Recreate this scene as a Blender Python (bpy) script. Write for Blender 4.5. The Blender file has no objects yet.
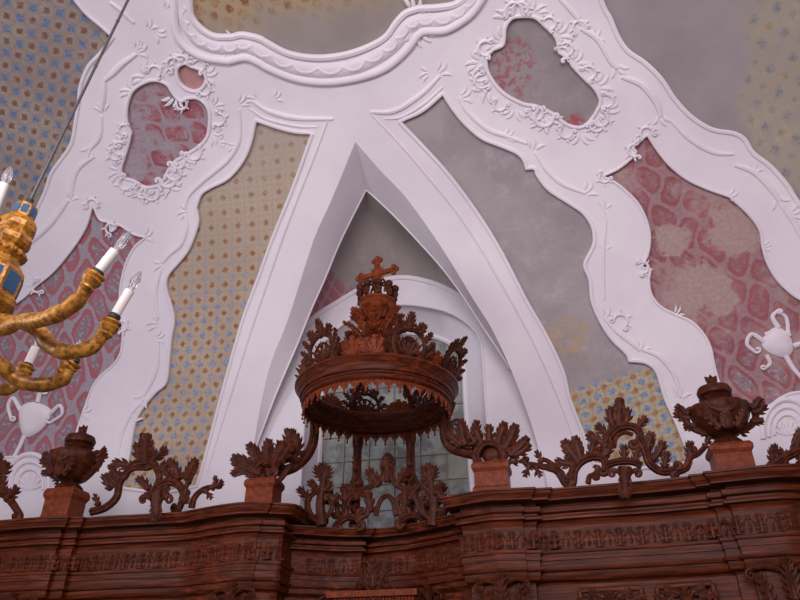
import bpy, math, random
from mathutils import Vector, Matrix
from mathutils.geometry import delaunay_2d_cdt
random.seed(7)
S = bpy.context.scene
COL = S.collection
R_ = math.radians
# ------------------------------------------------------------------ camera, world, light, exposure
FPX, PITCH, YAW, CAMZ = 700.0, 31.0, 14.0, 1.6
cd = bpy.data.cameras.new('camera'); cam = bpy.data.objects.new('camera', cd); COL.objects.link(cam)
cd.sensor_width = 36.0; cd.lens = 36.0 * FPX / 800.0; cd.clip_end = 200
cam.location = (0, 0, CAMZ); cam.rotation_euler = (R_(90 + PITCH), 0, R_(YAW))
S.camera = cam
wd = bpy.data.worlds.new('world'); S.world = wd; wd.use_nodes = True
bg = wd.node_tree.nodes['Background']; bg.inputs[0].default_value = (0.84, 0.76, 0.84, 1); bg.inputs[1].default_value = 0.30


def area(name, loc, target, sx, sy, power, col):
    l = bpy.data.lights.new(name, 'AREA'); l.shape = 'RECTANGLE'; l.size = sx; l.size_y = sy
    l.energy = power; l.color = col
    o = bpy.data.objects.new(name, l); COL.objects.link(o); o.location = loc
    o.rotation_euler = (Vector(target) - Vector(loc)).to_track_quat('-Z', 'Y').to_euler()
    return o


area('window_daylight', (0.0, -2.6, 6.2), (-1.2, 9.5, 6.5), 9.0, 3.2, 880, (1.0, 0.93, 0.975))
area('side_window_daylight', (-9.0, 0.5, 4.6), (1.5, 9.5, 5.6), 3.0, 4.0, 260, (0.88, 0.92, 1.0))
S.view_settings.view_transform = 'Standard'; S.view_settings.look = 'None'
S.view_settings.gamma = 1.0; S.view_settings.use_curve_mapping = False
S.view_settings.exposure = -0.08

# ------------------------------------------------------------------ geometry helpers
_p, _y = R_(PITCH), R_(YAW)
CF = Vector((-math.sin(_y) * math.cos(_p), math.cos(_y) * math.cos(_p), math.sin(_p)))
CR = Vector((math.cos(_y), math.sin(_y), 0.0)); CU = CR.cross(CF)
CO = Vector((0, 0, CAMZ))
W, RV, ZS = 10.2, 6.0, 4.3         # nave wall plane, vault radius, springing height
YC = W - RV
H = 0.05                           # thickness of the white stucco over the painted ground


def ray(px, py):
    return CF + CR * ((px - 400) / FPX) + CU * ((300 - py) / FPX)


def on_y(px, py, Y):
    d = ray(px, py); return CO + d * (Y / d.y)


def on_z(px, py, Z):
    d = ray(px, py); return CO + d * ((Z - CAMZ) / d.z)


def on_vault(px, py, R=RV):
    d = ray(px, py)
    oy, oz = -YC, CAMZ - ZS
    a = d.y ** 2 + d.z ** 2; b = 2 * (oy * d.y + oz * d.z); c = oy * oy + oz * oz - R * R
    t = (-b + math.sqrt(b * b - 4 * a * c)) / (2 * a)
    p = CO + d * t
    if p.z < ZS:
        p = on_y(px, py, YC + R)
    return p


def xs_of(p):
    if p.z < ZS: return (p.x, p.z - ZS)
    return (p.x, math.atan2(p.z - ZS, p.y - YC) * RV)


def VS(x, s, off=0.0):
    if s >= 0:
        a = s / RV
        return Vector((x, YC + (RV - off) * math.cos(a), ZS + (RV - off) * math.sin(a)))
    return Vector((x, W - off, ZS + s))


def VN(x, s):
    if s >= 0:
        a = s / RV; return Vector((0, -math.cos(a), -math.sin(a)))
    return Vector((0, -1, 0))


class Vault:
    def __init__(s, base=0.0): s.base = base
    def at(s, px, py, off=0.0):
        x, t = xs_of(on_vault(px, py)); return VS(x, t, s.base + off)
    def nrm(s, px, py):
        x, t = xs_of(on_vault(px, py)); return VN(x, t)


class Plane:
    def __init__(s, Y, n=(0, -1, 0)): s.Y = Y; s.n = Vector(n).normalized()
    def at(s, px, py, off=0.0): return on_y(px, py, s.Y) + s.n * off
    def nrm(s, px, py): return s.n.copy()


class Local:
    """flat design board standing in the world: (u, v) in metres times 100 ('px' = cm)"""
    def __init__(s, o, u, v, n): s.o = Vector(o); s.u = Vector(u).normalized(); s.v = Vector(v).normalized(); s.n = Vector(n).normalized()
    def at(s, px, py, off=0.0): return s.o + s.u * (px * .01) + s.v * (-py * .01) + s.n * off
    def nrm(s, px, py): return s.n.copy()


def scale_at(surf, px, py):
    return (surf.at(px + 1, py) - surf.at(px - 1, py)).length / 2 if isinstance(surf, Local) else (surf.at(px, py) - CO).dot(CF) / FPX


def catmull(pts, n=4, closed=False):
    """pts: (a, b[, corner]); splits at corners"""
    P = [tuple(p) for p in pts]; N = len(P); out = []
    corner = [len(p) > 2 and p[-1] == 'c' for p in P]
    V = [tuple(float(q) for q in (p[:-1] if c else p)) for p, c in zip(P, corner)]
    rng = range(N) if closed else range(N - 1)
    for i in rng:
        j = (i + 1) % N
        p1, p2 = V[i], V[j]
        p0 = V[i - 1] if (closed or i > 0) and not corner[i] else tuple(2 * a - b for a, b in zip(p1, p2))
        p3 = V[(i + 2) % N] if (closed or i + 2 < N) and not corner[j] else tuple(2 * b - a for a, b in zip(p1, p2))
        for k in range(n):
            t = k / n
            out.append(tuple(0.5 * (2 * b + (c - a) * t + (2 * a - 5 * b + 4 * c - d) * t * t + (3 * b - a - 3 * c + d) * t ** 3)
                             for a, b, c, d in zip(p0, p1, p2, p3)))
    if not closed: out.append(V[-1])
    return out


def resample(pts, n):
    P = [Vector(p) for p in pts]; L = [0]
    for a, b in zip(P, P[1:]): L.append(L[-1] + (b - a).length)
    out = []; j = 0
    for i in range(n):
        t = L[-1] * i / (n - 1)
        while j < len(L) - 2 and L[j + 1] < t: j += 1
        d = L[j + 1] - L[j]
        out.append(P[j].lerp(P[j + 1], (t - L[j]) / d if d > 1e-9 else 0))
    return out


class MB:
    def __init__(s): s.v = []; s.f = []; s.uv = None
    def add(s, vs, fs):
        o = len(s.v); s.v += [Vector(v) for v in vs]; s.f += [[i + o for i in f] for f in fs]
    def box(s, lo, hi):
        x0, y0, z0 = lo; x1, y1, z1 = hi
        s.add([(x0, y0, z0), (x1, y0, z0), (x1, y1, z0), (x0, y1, z0), (x0, y0, z1), (x1, y0, z1), (x1, y1, z1), (x0, y1, z1)],
              [(0, 3, 2, 1), (4, 5, 6, 7), (0, 1, 5, 4), (1, 2, 6, 5), (2, 3, 7, 6), (3, 0, 4, 7)])
    def sweep(s, pts, radii, normals=None, flat=1.0, sides=7, cap=True):
        n = len(pts)
        if n < 2: return
        if not hasattr(radii, '__len__'): radii = [radii] * n
        rings = []
        ref = None
        for i in range(n):
            T = (pts[min(i + 1, n - 1)] - pts[max(i - 1, 0)])
            if T.length < 1e-9: T = Vector((0, 0, 1))
            T.normalize()
            if normals is not None:
                N = normals[i] if isinstance(normals, list) else normals
            else:
                if ref is None: ref = Vector((0, 0, 1)) if abs(T.z) < .9 else Vector((1, 0, 0))
                N = ref
            N = N - T * N.dot(T)
            if N.length < 1e-6: N = T.orthogonal()
            N.normalize(); ref = N
            B = T.cross(N)
            r = max(radii[i], 1e-4)
            rings.append([pts[i] + B * (r * math.cos(2 * math.pi * k / sides)) + N * (r * flat * math.sin(2 * math.pi * k / sides)) for k in range(sides)])
        vs = [p for q in rings for p in q]; fs = []
        for i in range(n - 1):
            for k in range(sides):
                a = i * sides + k; b = i * sides + (k + 1) % sides
                fs.append((a, b, b + sides, a + sides))
        if cap:
            fs.append(tuple(range(sides - 1, -1, -1))); fs.append(tuple(range((n - 1) * sides, n * sides)))
        s.add(vs, fs)
    def lathe(s, prof, M=None, seg=24, ribs=None):
        """prof: list of (r, z); M: 4x4 placing it"""
        M = M or Matrix.Identity(4); n = len(prof); vs = []
        for r, z in prof:
            for k in range(seg):
                a = 2 * math.pi * k / seg
                rr = r * (1 + (ribs[1] * math.cos(ribs[0] * a) if ribs else 0))
                vs.append(M @ Vector((rr * math.cos(a), rr * math.sin(a), z)))
        fs = []
        for i in range(n - 1):
            for k in range(seg):
                a = i * seg + k; b = i * seg + (k + 1) % seg
                fs.append((a, b, b + seg, a + seg))
        if prof[0][0] > 1e-4: fs.append(tuple(range(seg - 1, -1, -1)))
        if prof[-1][0] > 1e-4: fs.append(tuple(range((n - 1) * seg, n * seg)))
        s.add(vs, fs)
    def ball(s, c, r, flat=None, seg=10, rings=6):
        M = Matrix.Translation(Vector(c))
        if flat: M = M @ Matrix.Diagonal((flat[0], flat[1], flat[2], 1))
        s.lathe([(max(r * math.sin(math.pi * i / rings), 1e-5), -r * math.cos(math.pi * i / rings)) for i in range(rings + 1)], M, seg)
    def build(s, name, mat, parent=None, smooth=True, origin=None):
        me = bpy.data.meshes.new(name)
        o = Vector(origin) if origin is not None else Vector((0, 0, 0))
        if parent is not None and origin is None: o = parent_loc(parent)
        me.from_pydata([v - o for v in s.v], [], s.f); me.update()
        if smooth:
            for p in me.polygons: p.use_smooth = True
            try: me.set_sharp_from_angle(angle=R_(42))
            except Exception: pass
        if s.uv:
            l = me.uv_layers.new(name='UVMap')
            for lp in me.loops: l.data[lp.index].uv = s.uv[lp.vertex_index]
        ob = bpy.data.objects.new(name, me); COL.objects.link(ob); me.materials.append(mat)
        if parent is not None:
            ob.parent = parent
            ob.location = o - parent_loc(parent)
        else:
            ob.location = o
        return ob


def parent_loc(p):
    l = p.location.copy()
    while p.parent is not None:
        p = p.parent; l = l + p.location
    return l


def tag(o, label=None, cat=None, group=None, kind=None):
    if label: o['label'] = label
    if cat: o['category'] = cat
    if group: o['group'] = group
    if kind: o['kind'] = kind
    return o


def thing(name, label, cat, loc, group=None):
    o = bpy.data.objects.new(name, None); COL.objects.link(o); o.location = loc; o.empty_display_size = .1
    return tag(o, label, cat, group)


# ---- ornament strokes (2-D design drawn on a surface, swept into solid carving)
def stroke(mb, surf, pts, r, flat=.8, lift=0.0, sides=7, smooth=3, lifts=None):
    q = catmull(pts, smooth) if smooth > 1 else [tuple(p[:2]) for p in pts]
    n = len(q); P = []; N = []; Rr = []
    for i, (a, b) in enumerate(q):
        t = i / (n - 1)
        rr = r(t) if callable(r) else r
        lf = lift(t) if callable(lift) else lift
        sc = scale_at(surf, a, b)
        P.append(surf.at(a, b, lf * sc)); N.append(surf.nrm(a, b)); Rr.append(rr * sc)
    mb.sweep(P, Rr, N, flat, sides)


def finger(mb, surf, x, y, ang, L, w, bend=0.5, lift0=0, lift1=3, flat=.7, sides=5, seg=5):
    pts = []; a = ang; cx, cy = x, y
    for i in range(seg + 1):
        pts.append((cx, cy))
        cx += math.cos(a) * L / seg; cy -= math.sin(a) * L / seg; a += bend / seg * (0.5 + i / seg)
    stroke(mb, surf, pts, lambda t: w * (0.55 + 1.2 * t * (1 - t) * 1.6) * (1 - t ** 3 * .88), flat,
           lambda t: lift0 + (lift1 - lift0) * t * t, sides, 1)


def leaf(mb, surf, x, y, ang, L, w=None, lobes=4, bend=0.0, lift0=1, lift1=4, spread=0.95, fw=None):
    """acanthus leaf: main rib and toothed side lobes, angles in degrees (0 right, 90 up)"""
    a = R_(ang); b = R_(bend); w = w or L * .42; fw = fw or max(L * .085, 1.1)
    seg = 10; cx, cy = x, y; P = []
    for i in range(seg + 1):
        P.append((cx, cy, a)); cx += math.cos(a) * L / seg; cy -= math.sin(a) * L / seg; a += b / seg
    stroke(mb, surf, [p[:2] for p in P], lambda t: fw * 1.5 * (1 - t) ** .7 + .35, .8, lambda t: lift0 + .8 + (lift1 - lift0) * t * t, 6, 1)
    for i in range(lobes):
        t = .06 + .82 * i / max(lobes - 1, 1); k = int(t * seg); px, py, pa = P[k]
        env = (math.sin(math.pi * min(.22 + .68 * t, 1)) ** .8)
        lf = lift0 + (lift1 - lift0) * t * t
        for sg in (1, -1):
            sp = spread * (1.0 - .35 * t)
            finger(mb, surf, px, py, pa + sg * sp, w * env, fw * (1.25 - .4 * t), -sg * .55, lf, lf + 1.5)
            finger(mb, surf, px, py, pa + sg * sp * .55, w * env * .85, fw * .9, -sg * .35, lf + .6, lf + 2.2)


def volute(p, ang, R, turns, side):
    """points of a spiral that continues a path at p heading ang (rad, y up)"""
    pts = []; x, y = p; a = ang; n = int(14 * turns); r = R
    for i in range(n):
        st = 2 * math.pi * turns / n
        r = R * (1 - .80 * i / n)
        x += math.cos(a) * r * st; y -= math.sin(a) * r * st; a += side * st
        pts.append((x, y))
    return pts


def scroll(mb, surf, pts, r0, r1=None, v0=None, v1=None, flat=.9, lift=1.0, sides=8, eye=True):
    """tapered C/S scroll through pts; v0/v1 = (R, turns, side) volutes at its ends"""
    r1 = r0 if r1 is None else r1
    q = [tuple(p) for p in catmull(pts, 4)]
    def head(a, b): return math.atan2(-(b[1] - a[1]), b[0] - a[0])
    pre = []; post = []
    if v0: pre = list(reversed(volute(q[0], head(q[1], q[0]), v0[0], v0[1], v0[2])))
    if v1: post = volute(q[-1], head(q[-2], q[-1]), v1[0], v1[1], v1[2])
    n0, n1 = len(pre), len(post); allp = pre + q + post; n = len(allp)
    def rad(t):
        i = t * (n - 1)
        base = r0 + (r1 - r0) * min(max((i - n0) / max(len(q) - 1, 1), 0), 1)
        if i < n0: base *= .45 + .55 * i / n0
        if i > n - 1 - n1 and n1: base *= .45 + .55 * (n - 1 - i) / n1
        return base
    def lf(t):
        i = t * (n - 1); e = 0
        if n0 and i < n0: e = (1 - i / n0) * 2.0
        if n1 and i > n - 1 - n1: e = (1 - (n - 1 - i) / n1) * 2.0
        return lift + e
    stroke(mb, surf, allp, rad, flat, lf, sides, 1)
    # raised fillet running along the back of the scroll
    stroke(mb, surf, allp[n0:n - n1 if n1 else n], lambda t: .35 * (r0 + (r1 - r0) * t), .9, lambda t: lift + .85 * flat * (r0 + (r1 - r0) * t), 5, 1)
    for pr, pt in ((pre, 0), (post, -1)):
        if pr and eye:
            e = pr[pt]; sc = scale_at(surf, *e); mb.ball(surf.at(e[0], e[1], (lift + 2.2) * sc), r0 * .62 * sc, None, 8, 5)


# ------------------------------------------------------------------ materials
class NT:
    def __init__(s, name):
        s.m = bpy.data.materials.new(name); s.m.use_nodes = True; s.t = s.m.node_tree; s.b = s.t.nodes['Principled BSDF']
    def node(s, typ, **kw):
        n = s.t.nodes.new(typ)
        for k, v in kw.items(): setattr(n, k, v)
        return n
    def put(s, sock, v):
        if hasattr(v, 'default_value') or hasattr(v, 'is_linked'): s.t.links.new(v, sock)
        else: sock.default_value = v
    def math(s, op, a, b=0.0, c=None, clamp=False):
        n = s.node('ShaderNodeMath', operation=op, use_clamp=clamp); s.put(n.inputs[0], a); s.put(n.inputs[1], b)
        if c is not None: s.put(n.inputs[2], c)
        return n.outputs[0]
    def mix(s, f, a, b, mode='MIX'):
        n = s.node('ShaderNodeMix', data_type='RGBA', blend_type=mode); s.put(n.inputs[0], f)
        s.put(n.inputs[6], a if not isinstance(a, tuple) else (*a, 1)); s.put(n.inputs[7], b if not isinstance(b, tuple) else (*b, 1))
        return n.outputs[2]
    def step(s, x, lo, hi):
        n = s.node('ShaderNodeMapRange', interpolation_type='SMOOTHSTEP'); s.put(n.inputs[0], x)
        for i, v in ((1, lo), (2, hi), (3, 0.0), (4, 1.0)): s.put(n.inputs[i], v)
        return n.outputs[0]
    def noise(s, vec, scale, detail=4, rough=.6):
        n = s.node('ShaderNodeTexNoise'); s.put(n.inputs['Vector'], vec); n.inputs['Scale'].default_value = scale
        n.inputs['Detail'].default_value = detail; n.inputs['Roughness'].default_value = rough
        return n.outputs['Fac']
    def obj(s): return s.node('ShaderNodeTexCoord').outputs['Object']
    def geo(s): return s.node('ShaderNodeNewGeometry').outputs['Position']
    def uv(s): return s.node('ShaderNodeUVMap', uv_map='UVMap').outputs[0]
    def sep(s, v):
        n = s.node('ShaderNodeSeparateXYZ'); s.put(n.inputs[0], v); return n.outputs
    def comb(s, x, y, z=0.0):
        n = s.node('ShaderNodeCombineXYZ'); s.put(n.inputs[0], x); s.put(n.inputs[1], y); s.put(n.inputs[2], z); return n.outputs[0]
    def bump(s, h, strength, dist=.01):
        n = s.node('ShaderNodeBump'); n.inputs['Strength'].default_value = strength; n.inputs['Distance'].default_value = dist
        s.put(n.inputs['Height'], h); s.t.links.new(n.outputs[0], s.b.inputs['Normal'])
    def done(s, col, rough=.8, spec=None, metal=0):
        s.put(s.b.inputs['Base Color'], col if not isinstance(col, tuple) else (*col, 1)); s.put(s.b.inputs['Roughness'], rough)
        s.b.inputs['Metallic'].default_value = metal
        if spec is not None: s.b.inputs['Specular IOR Level'].default_value = spec
        return s.m


def srgb(r, g, b):
    f = lambda c: ((c / 255 + .055) / 1.055) ** 2.4 if c > 10 else c / 255 / 12.92
    return (f(r), f(g), f(b))


def plaster(name, c0, c1):
    n = NT(name); p = n.geo()
    f = n.noise(p, .55, 5); g = n.noise(p, 9, 3)
    n.bump(g, .12, .01)
    return n.done(n.mix(n.step(f, .35, .68), c0, c1), .85, .2)


M_WHITE = plaster('white_stucco', srgb(226, 215, 224), srgb(236, 227, 232))
M_WALL = plaster('white_wall', srgb(220, 212, 220), srgb(232, 226, 232))
M_FLOOR = plaster('stone_floor', srgb(150, 140, 130), srgb(120, 112, 106))


def wood(name, c_dark, c_mid, c_light, grain=True):
    n = NT(name); p = n.geo(); x, y, z = n.sep(p)
    if grain:
        q = n.comb(n.math('MULTIPLY', x, 1.1), n.math('MULTIPLY', y, 9), n.math('MULTIPLY', z, 22))
        f = n.noise(q, 1.6, 6, .65)
    else:
        f = n.noise(p, 14, 5, .65)
    h = n.noise(p, .9, 2)
    c = n.mix(n.step(f, .36, .66), c_dark, c_mid); c = n.mix(n.step(f, .56, .80), c, c_light)
    c = n.mix(n.math('MULTIPLY', n.step(h, .35, .7), .3), c, c_dark)
    n.bump(f, .15, .005)
    return n.done(c, .42, .12)


M_WOOD = wood('stained_oak', srgb(60, 24, 13), srgb(108, 47, 25), srgb(146, 72, 38))
M_CARV = wood('carved_oak', srgb(58, 25, 15), srgb(88, 40, 24), srgb(116, 57, 33), False)
M_CARVR = wood('carved_oak_red', srgb(98, 42, 22), srgb(128, 57, 29), srgb(150, 74, 40), False)


def diaper(name, ground, ground2, blue, brown, line, pu, pv, rot, fade=None, dot=.30, diag=False, bare=None, lo=.42, hi=.58, skew=0.0, bluefade=None, basis=None, lw=.8):
    """painted medallions, blue and brown in turn, on a plaster ground.
    fade = list of (axis 'u'/'v', start, end): pattern amount rises from start to end in metres"""
    n = NT(name); w = n.uv(); u0, v0, _ = n.sep(w)
    ca, sa = math.cos(R_(rot)), math.sin(R_(rot))
    wob = n.math('MULTIPLY', n.math('SUBTRACT', n.noise(w, 1.1, 2), .5), .10)
    u = n.math('ADD', n.math('ADD', n.math('MULTIPLY', u0, ca / pu), n.math('MULTIPLY', v0, sa / pu)), wob)
    v = n.math('ADD', n.math('ADD', n.math('MULTIPLY', u0, -sa / pv), n.math('MULTIPLY', v0, ca / pv)), n.math('MULTIPLY', u, skew))
    if basis:
        (p, q), (r, t) = basis; D = p * t - q * r
        u = n.math('ADD', n.math('ADD', n.math('MULTIPLY', u0, t / D), n.math('MULTIPLY', v0, -r / D)), wob)
        v = n.math('ADD', n.math('MULTIPLY', u0, -q / D), n.math('MULTIPLY', v0, p / D))
    rough = n.math('MULTIPLY', n.math('SUBTRACT', n.noise(w, 26, 3), .5), .42)
    def dist(du, dv):
        a = n.math('SUBTRACT', n.math('FRACT', n.math('ADD', u, du)), .5); b = n.math('SUBTRACT', n.math('FRACT', n.math('ADD', v, dv)), .5)
        return n.math('ADD', n.math('SQRT', n.math('ADD', n.math('MULTIPLY', a, a), n.math('MULTIPLY', b, b))), rough)
    big = n.noise(w, .8, 5); fine = n.noise(w, 22, 4)
    c = n.mix(n.step(big, .35, .65), ground, ground2)
    c = n.mix(n.math('MULTIPLY', n.step(fine, .5, .7), .30), c, (ground[0] * .6, ground[1] * .58, ground[2] * .56))
    amt = n.step(n.noise(w, 1.7, 4), lo - .35, hi - .25)
    for ax, st, en in (fade or []):
        amt = n.math('MULTIPLY', amt, n.step(n.math('ADD', u0 if ax == 'u' else v0, n.math('MULTIPLY', n.math('SUBTRACT', n.noise(w, 1.4, 4), .5), .8)), st, en))
    wear = n.math('MULTIPLY', n.math('MULTIPLY', amt, n.step(n.noise(w, 13, 3), .25, .5)), .9)
    blamt = .9
    if bluefade: blamt = n.step(n.math('ADD', v0, n.math('MULTIPLY', n.math('SUBTRACT', n.noise(w, 1.4, 4), .5), .8)), bluefade[0], bluefade[1])
    lu = n.math('ABSOLUTE', n.math('SUBTRACT', n.math('FRACT', u), .5)); lv = n.math('ABSOLUTE', n.math('SUBTRACT', n.math('FRACT', v), .5))
    ln = n.math('MAXIMUM', n.math('SUBTRACT', 1.0, n.step(n.math('MINIMUM', lu, lv), .03, .11)), n.math('SUBTRACT', 1.0, n.step(n.math('SUBTRACT', .5, n.math('MAXIMUM', lu, lv)), .02, .10)))
    c = n.mix(n.math('MULTIPLY', wear, n.math('MULTIPLY', ln, lw)), c, line)
    d0, d1 = dist(0, 0), dist(.5, .5)
    ring = n.math('SUBTRACT', 1.0, n.step(n.math('ABSOLUTE', n.math('SUBTRACT', d0, dot + .07)), .03, .08))
    c = n.mix(n.math('MULTIPLY', wear, n.math('MULTIPLY', ring, .5)), c, line)
    bl = n.mix(n.step(fine, .42, .6), blue, tuple(q * .62 for q in blue))
    c = n.mix(n.math('MULTIPLY', n.math('MULTIPLY', wear, blamt), n.math('SUBTRACT', 1.0, n.step(d0, dot - .12, dot + .04))), c, bl)
    c = n.mix(n.math('MULTIPLY', wear, n.math('SUBTRACT', 1.0, n.step(d1, dot - .17, dot - .03))), c, n.mix(n.step(fine, .45, .6), brown, tuple(q * .7 for q in brown)))
    if bare is not None:
        c = n.mix(n.math('SUBTRACT', 1.0, amt), c, n.mix(n.step(big, .35, .65), bare, tuple(q * 1.18 for q in bare)))
    n.bump(fine, .10, .008)
    return n.done(c, .9, .1)


def trellis(name, red, red2, band, flower, bare, pu, pv, rot, fade=None, patches=(.30, .48), floral=.5, holes=(), bloom=None):
    """red ground under a net of pale ogee bands, a grey blossom filling every mesh; holes = worn places (u, v, radius)"""
    n = NT(name); w = n.uv(); u0, v0, _ = n.sep(w)
    nz1 = n.math('MULTIPLY', n.math('SUBTRACT', n.noise(w, 1.3, 2), .5), 2.6); nz2 = n.math('MULTIPLY', n.math('SUBTRACT', n.noise(n.comb(v0, u0), 1.5, 2), .5), 2.6)
    ca, sa = math.cos(R_(rot)), math.sin(R_(rot)); k = 2 * math.pi
    u = n.math('ADD', n.math('ADD', n.math('MULTIPLY', u0, k * ca / pu), n.math('MULTIPLY', v0, k * sa / pu)), nz1)
    v = n.math('ADD', n.math('ADD', n.math('MULTIPLY', u0, -k * sa / pv), n.math('MULTIPLY', v0, k * ca / pv)), nz2)
    g = n.math('ABSOLUTE', n.math('ADD', n.math('COSINE', u), n.math('COSINE', n.math('ADD', v, n.math('MULTIPLY', n.math('SINE', u), .55)))))
    big = n.noise(w, .9, 5); fine = n.noise(w, 17, 5, .7); mid = n.noise(w, 9, 3)
    g = n.math('ADD', g, n.math('MULTIPLY', n.math('SUBTRACT', fine, .5), .35))
    c = n.mix(n.step(big, .35, .65), red, red2)
    c = n.mix(n.math('MULTIPLY', n.step(fine, .45, .7), .35), c, tuple(q * .7 for q in red))
    fl = n.math('MULTIPLY', n.step(g, .98, 1.12), n.step(mid, .40, .50))
    if bloom: floral = n.math('MULTIPLY', floral, n.math('ADD', .34, n.math('MULTIPLY', .66, n.step(n.math('ADD', v0, n.math('MULTIPLY', big, .8)), bloom[0], bloom[1]))))
    c = n.mix(n.math('MULTIPLY', fl, floral), c, flower)
    c = n.mix(n.math('MULTIPLY', n.math('MULTIPLY', n.step(g, 1.0, 1.3), n.step(n.noise(w, 15, 2), .53, .60)), floral), c, tuple(min(q * 1.6, .8) for q in flower))
    bn = n.math('SUBTRACT', 1.0, n.step(g, .34, .46))
    c = n.mix(n.math('MULTIPLY', n.math('SUBTRACT', 1.0, n.step(g, .44, .60)), .6), c, tuple(q * .72 for q in red))
    c = n.mix(n.math('MULTIPLY', bn, .92), c, n.mix(n.step(fine, .4, .65), band, tuple(q * .80 for q in band)))
    keep = n.step(n.noise(w, 1.3, 6, .7), patches[0], patches[1])
    for (hx, hv, hr) in holes:
        d = n.math('SQRT', n.math('ADD', n.math('POWER', n.math('SUBTRACT', u0, hx), 2.0), n.math('POWER', n.math('SUBTRACT', v0, hv), 2.0)))
        keep = n.math('MULTIPLY', keep, n.step(n.math('ADD', d, n.math('MULTIPLY', n.math('SUBTRACT', n.noise(w, 3, 6, .75), .5), hr * 2.2)), hr * .75, hr * 1.05))
    c = n.mix(n.math('MULTIPLY', n.math('SUBTRACT', 1.0, keep), .88), c, n.mix(n.step(fine, .42, .62), bare, tuple(q * 1.2 for q in bare)))
    n.bump(fine, .10, .008)
    return n.done(c, .9, .1)


def bareplaster(name, c0, c1, c2, spots=None, sc=.9):
    n = NT(name); w = n.uv()
    a = n.noise(w, sc, 6, .65); b = n.noise(w, sc * 3.7, 5, .7); f = n.noise(w, 24, 4)
    c = n.mix(n.step(a, .35, .65), c0, c1); c = n.mix(n.math('MULTIPLY', n.step(b, .5, .72), .55), c, c2)
    c = n.mix(n.math('MULTIPLY', n.step(f, .45, .7), .25), c, tuple(q * .65 for q in c0))
    n.bump(f, .1, .008)
    return n, c, w, f


# ------------------------------------------------------------------ the vault: outlines of fields (traced), white stucco over painted ground
def uvp(px, py): return xs_of(on_vault(px, py))


def smooth_xs(pts, n=4, closed=True):
    return [xs_of(on_vault(a, b)) for a, b in catmull(pts, n, closed)]


F = {}
F['blue'] = [(77, 0), (88, 13), (101, 24), (113, 35, 'c'), (101, 51), (89, 64), (81, 84), (79, 101), (76, 121), (72, 142), (61, 159), (52, 172), (46, 190), (38, 208), (28, 232), (8, 258), (-30, 290), (-80, 320, 'c'), (-110, 120), (-110, -80, 'c'), (10, -80, 'c'), (55, -28)]
F['redl'] = [(94.5, 205, 'c'), (101, 219), (111, 222, 'c'), (112, 231), (117, 229), (121, 225), (135, 234), (146, 237, 'c'), (135, 247), (126.5, 264), (122, 284), (121, 300), (123, 325, 'c'), (124, 335), (122, 352), (115, 364), (103, 374.5), (94, 387), (87, 405), (82, 420), (74, 445, 'c'), (50, 457), (20, 456), (-40, 462), (-90, 470, 'c'), (-95, 400), (-90, 350, 'c'), (-20, 322), (20, 302), (38, 286, 'c'), (54, 273), (67.5, 257.5), (81, 239), (89, 224)]
F['goldl'] = [(257, 120, 'c'), (280, 128), (297, 132), (312, 133, 'c'), (293, 187), (273, 237), (258, 279), (243, 320), (224, 388), (210, 442), (198, 486, 'c'), (165, 492), (125, 488, 'c'), (131, 456), (136.5, 425), (145, 408), (157.5, 393), (165, 387), (169, 379), (171, 359), (173, 338), (175.5, 325), (175.5, 315, 'c'), (173, 305), (168, 287), (170, 275), (180, 263), (190, 250), (197, 233), (200, 220), (198, 207, 'c'), (203, 194), (213, 187), (230, 178), (245, 160), (253, 140)]
F['greyr'] = [(401, 121, 'c'), (423, 111), (443, 94, 'c'), (452, 108), (464, 123), (481, 138), (500, 146), (516, 153), (523, 160), (526, 169, 'c'), (534, 169), (537, 176), (548, 190), (569, 204), (583, 214), (591.6, 228), (592.7, 244), (585, 260), (584, 268), (589, 281), (591, 301), (599, 321), (611, 340), (626, 355), (628, 362, 'c'), (645, 364), (655, 372), (660, 386), (665, 402), (676, 426), (690, 462, 'c'), (640, 468), (594, 464, 'c'), (584, 434), (570.5, 399), (564, 372), (547, 335), (527, 300), (502, 251), (478, 212), (450, 174), (425, 146)]
F['redr'] = [(646.5, 135, 'c'), (638, 143), (633, 147, 'c'), (636, 152), (631, 158.6), (618, 169), (603.6, 176, 'c'), (614, 181), (624.5, 189), (638, 203), (646.5, 220), (650, 237), (648, 254), (642, 267, 'c'), (650, 270), (649, 281), (651.5, 294.5), (660, 306), (675, 314), (692, 322), (704, 335), (710.6, 348.5), (714, 365), (720, 385), (732, 402, 'c'), (752, 412), (768, 406), (781, 397), (799, 392), (850, 390), (880, 392, 'c'), (880, 350), (870, 330, 'c'), (830, 318), (800, 301), (790, 294.5), (776, 281), (766, 264), (761, 247), (758, 230), (746, 213.5), (728, 197, 'c'), (705.5, 189), (685, 179), (668, 165), (655, 148.5)]
F['greyt'] = [(602.5, 0), (611, 17), (618, 34), (628, 49), (645, 61), (661.6, 77.6), (675, 98), (692, 116), (712, 128), (732.5, 131.6), (744, 138), (753, 152), (769.6, 165), (786.5, 184), (798, 202), (835, 250), (875, 270, 'c'), (895, 120), (880, -60, 'c'), (740, -75), (590, -80, 'c'), (594, -40)]
F['top'] = [(192, 0), (194, 13.5), (202.5, 25), (216, 33), (233, 33.5, 'c'), (243, 31.5), (260, 35), (270, 40.5), (290, 50.6), (317, 54.7), (344, 52), (368, 44), (385, 34), (395, 20), (405, 10), (418.5, 5, 'c'), (439, 4), (457, 0), (472, -14), (484, -50), (480, -95, 'c'), (330, -110), (180, -95, 'c'), (186, -40)]
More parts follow.
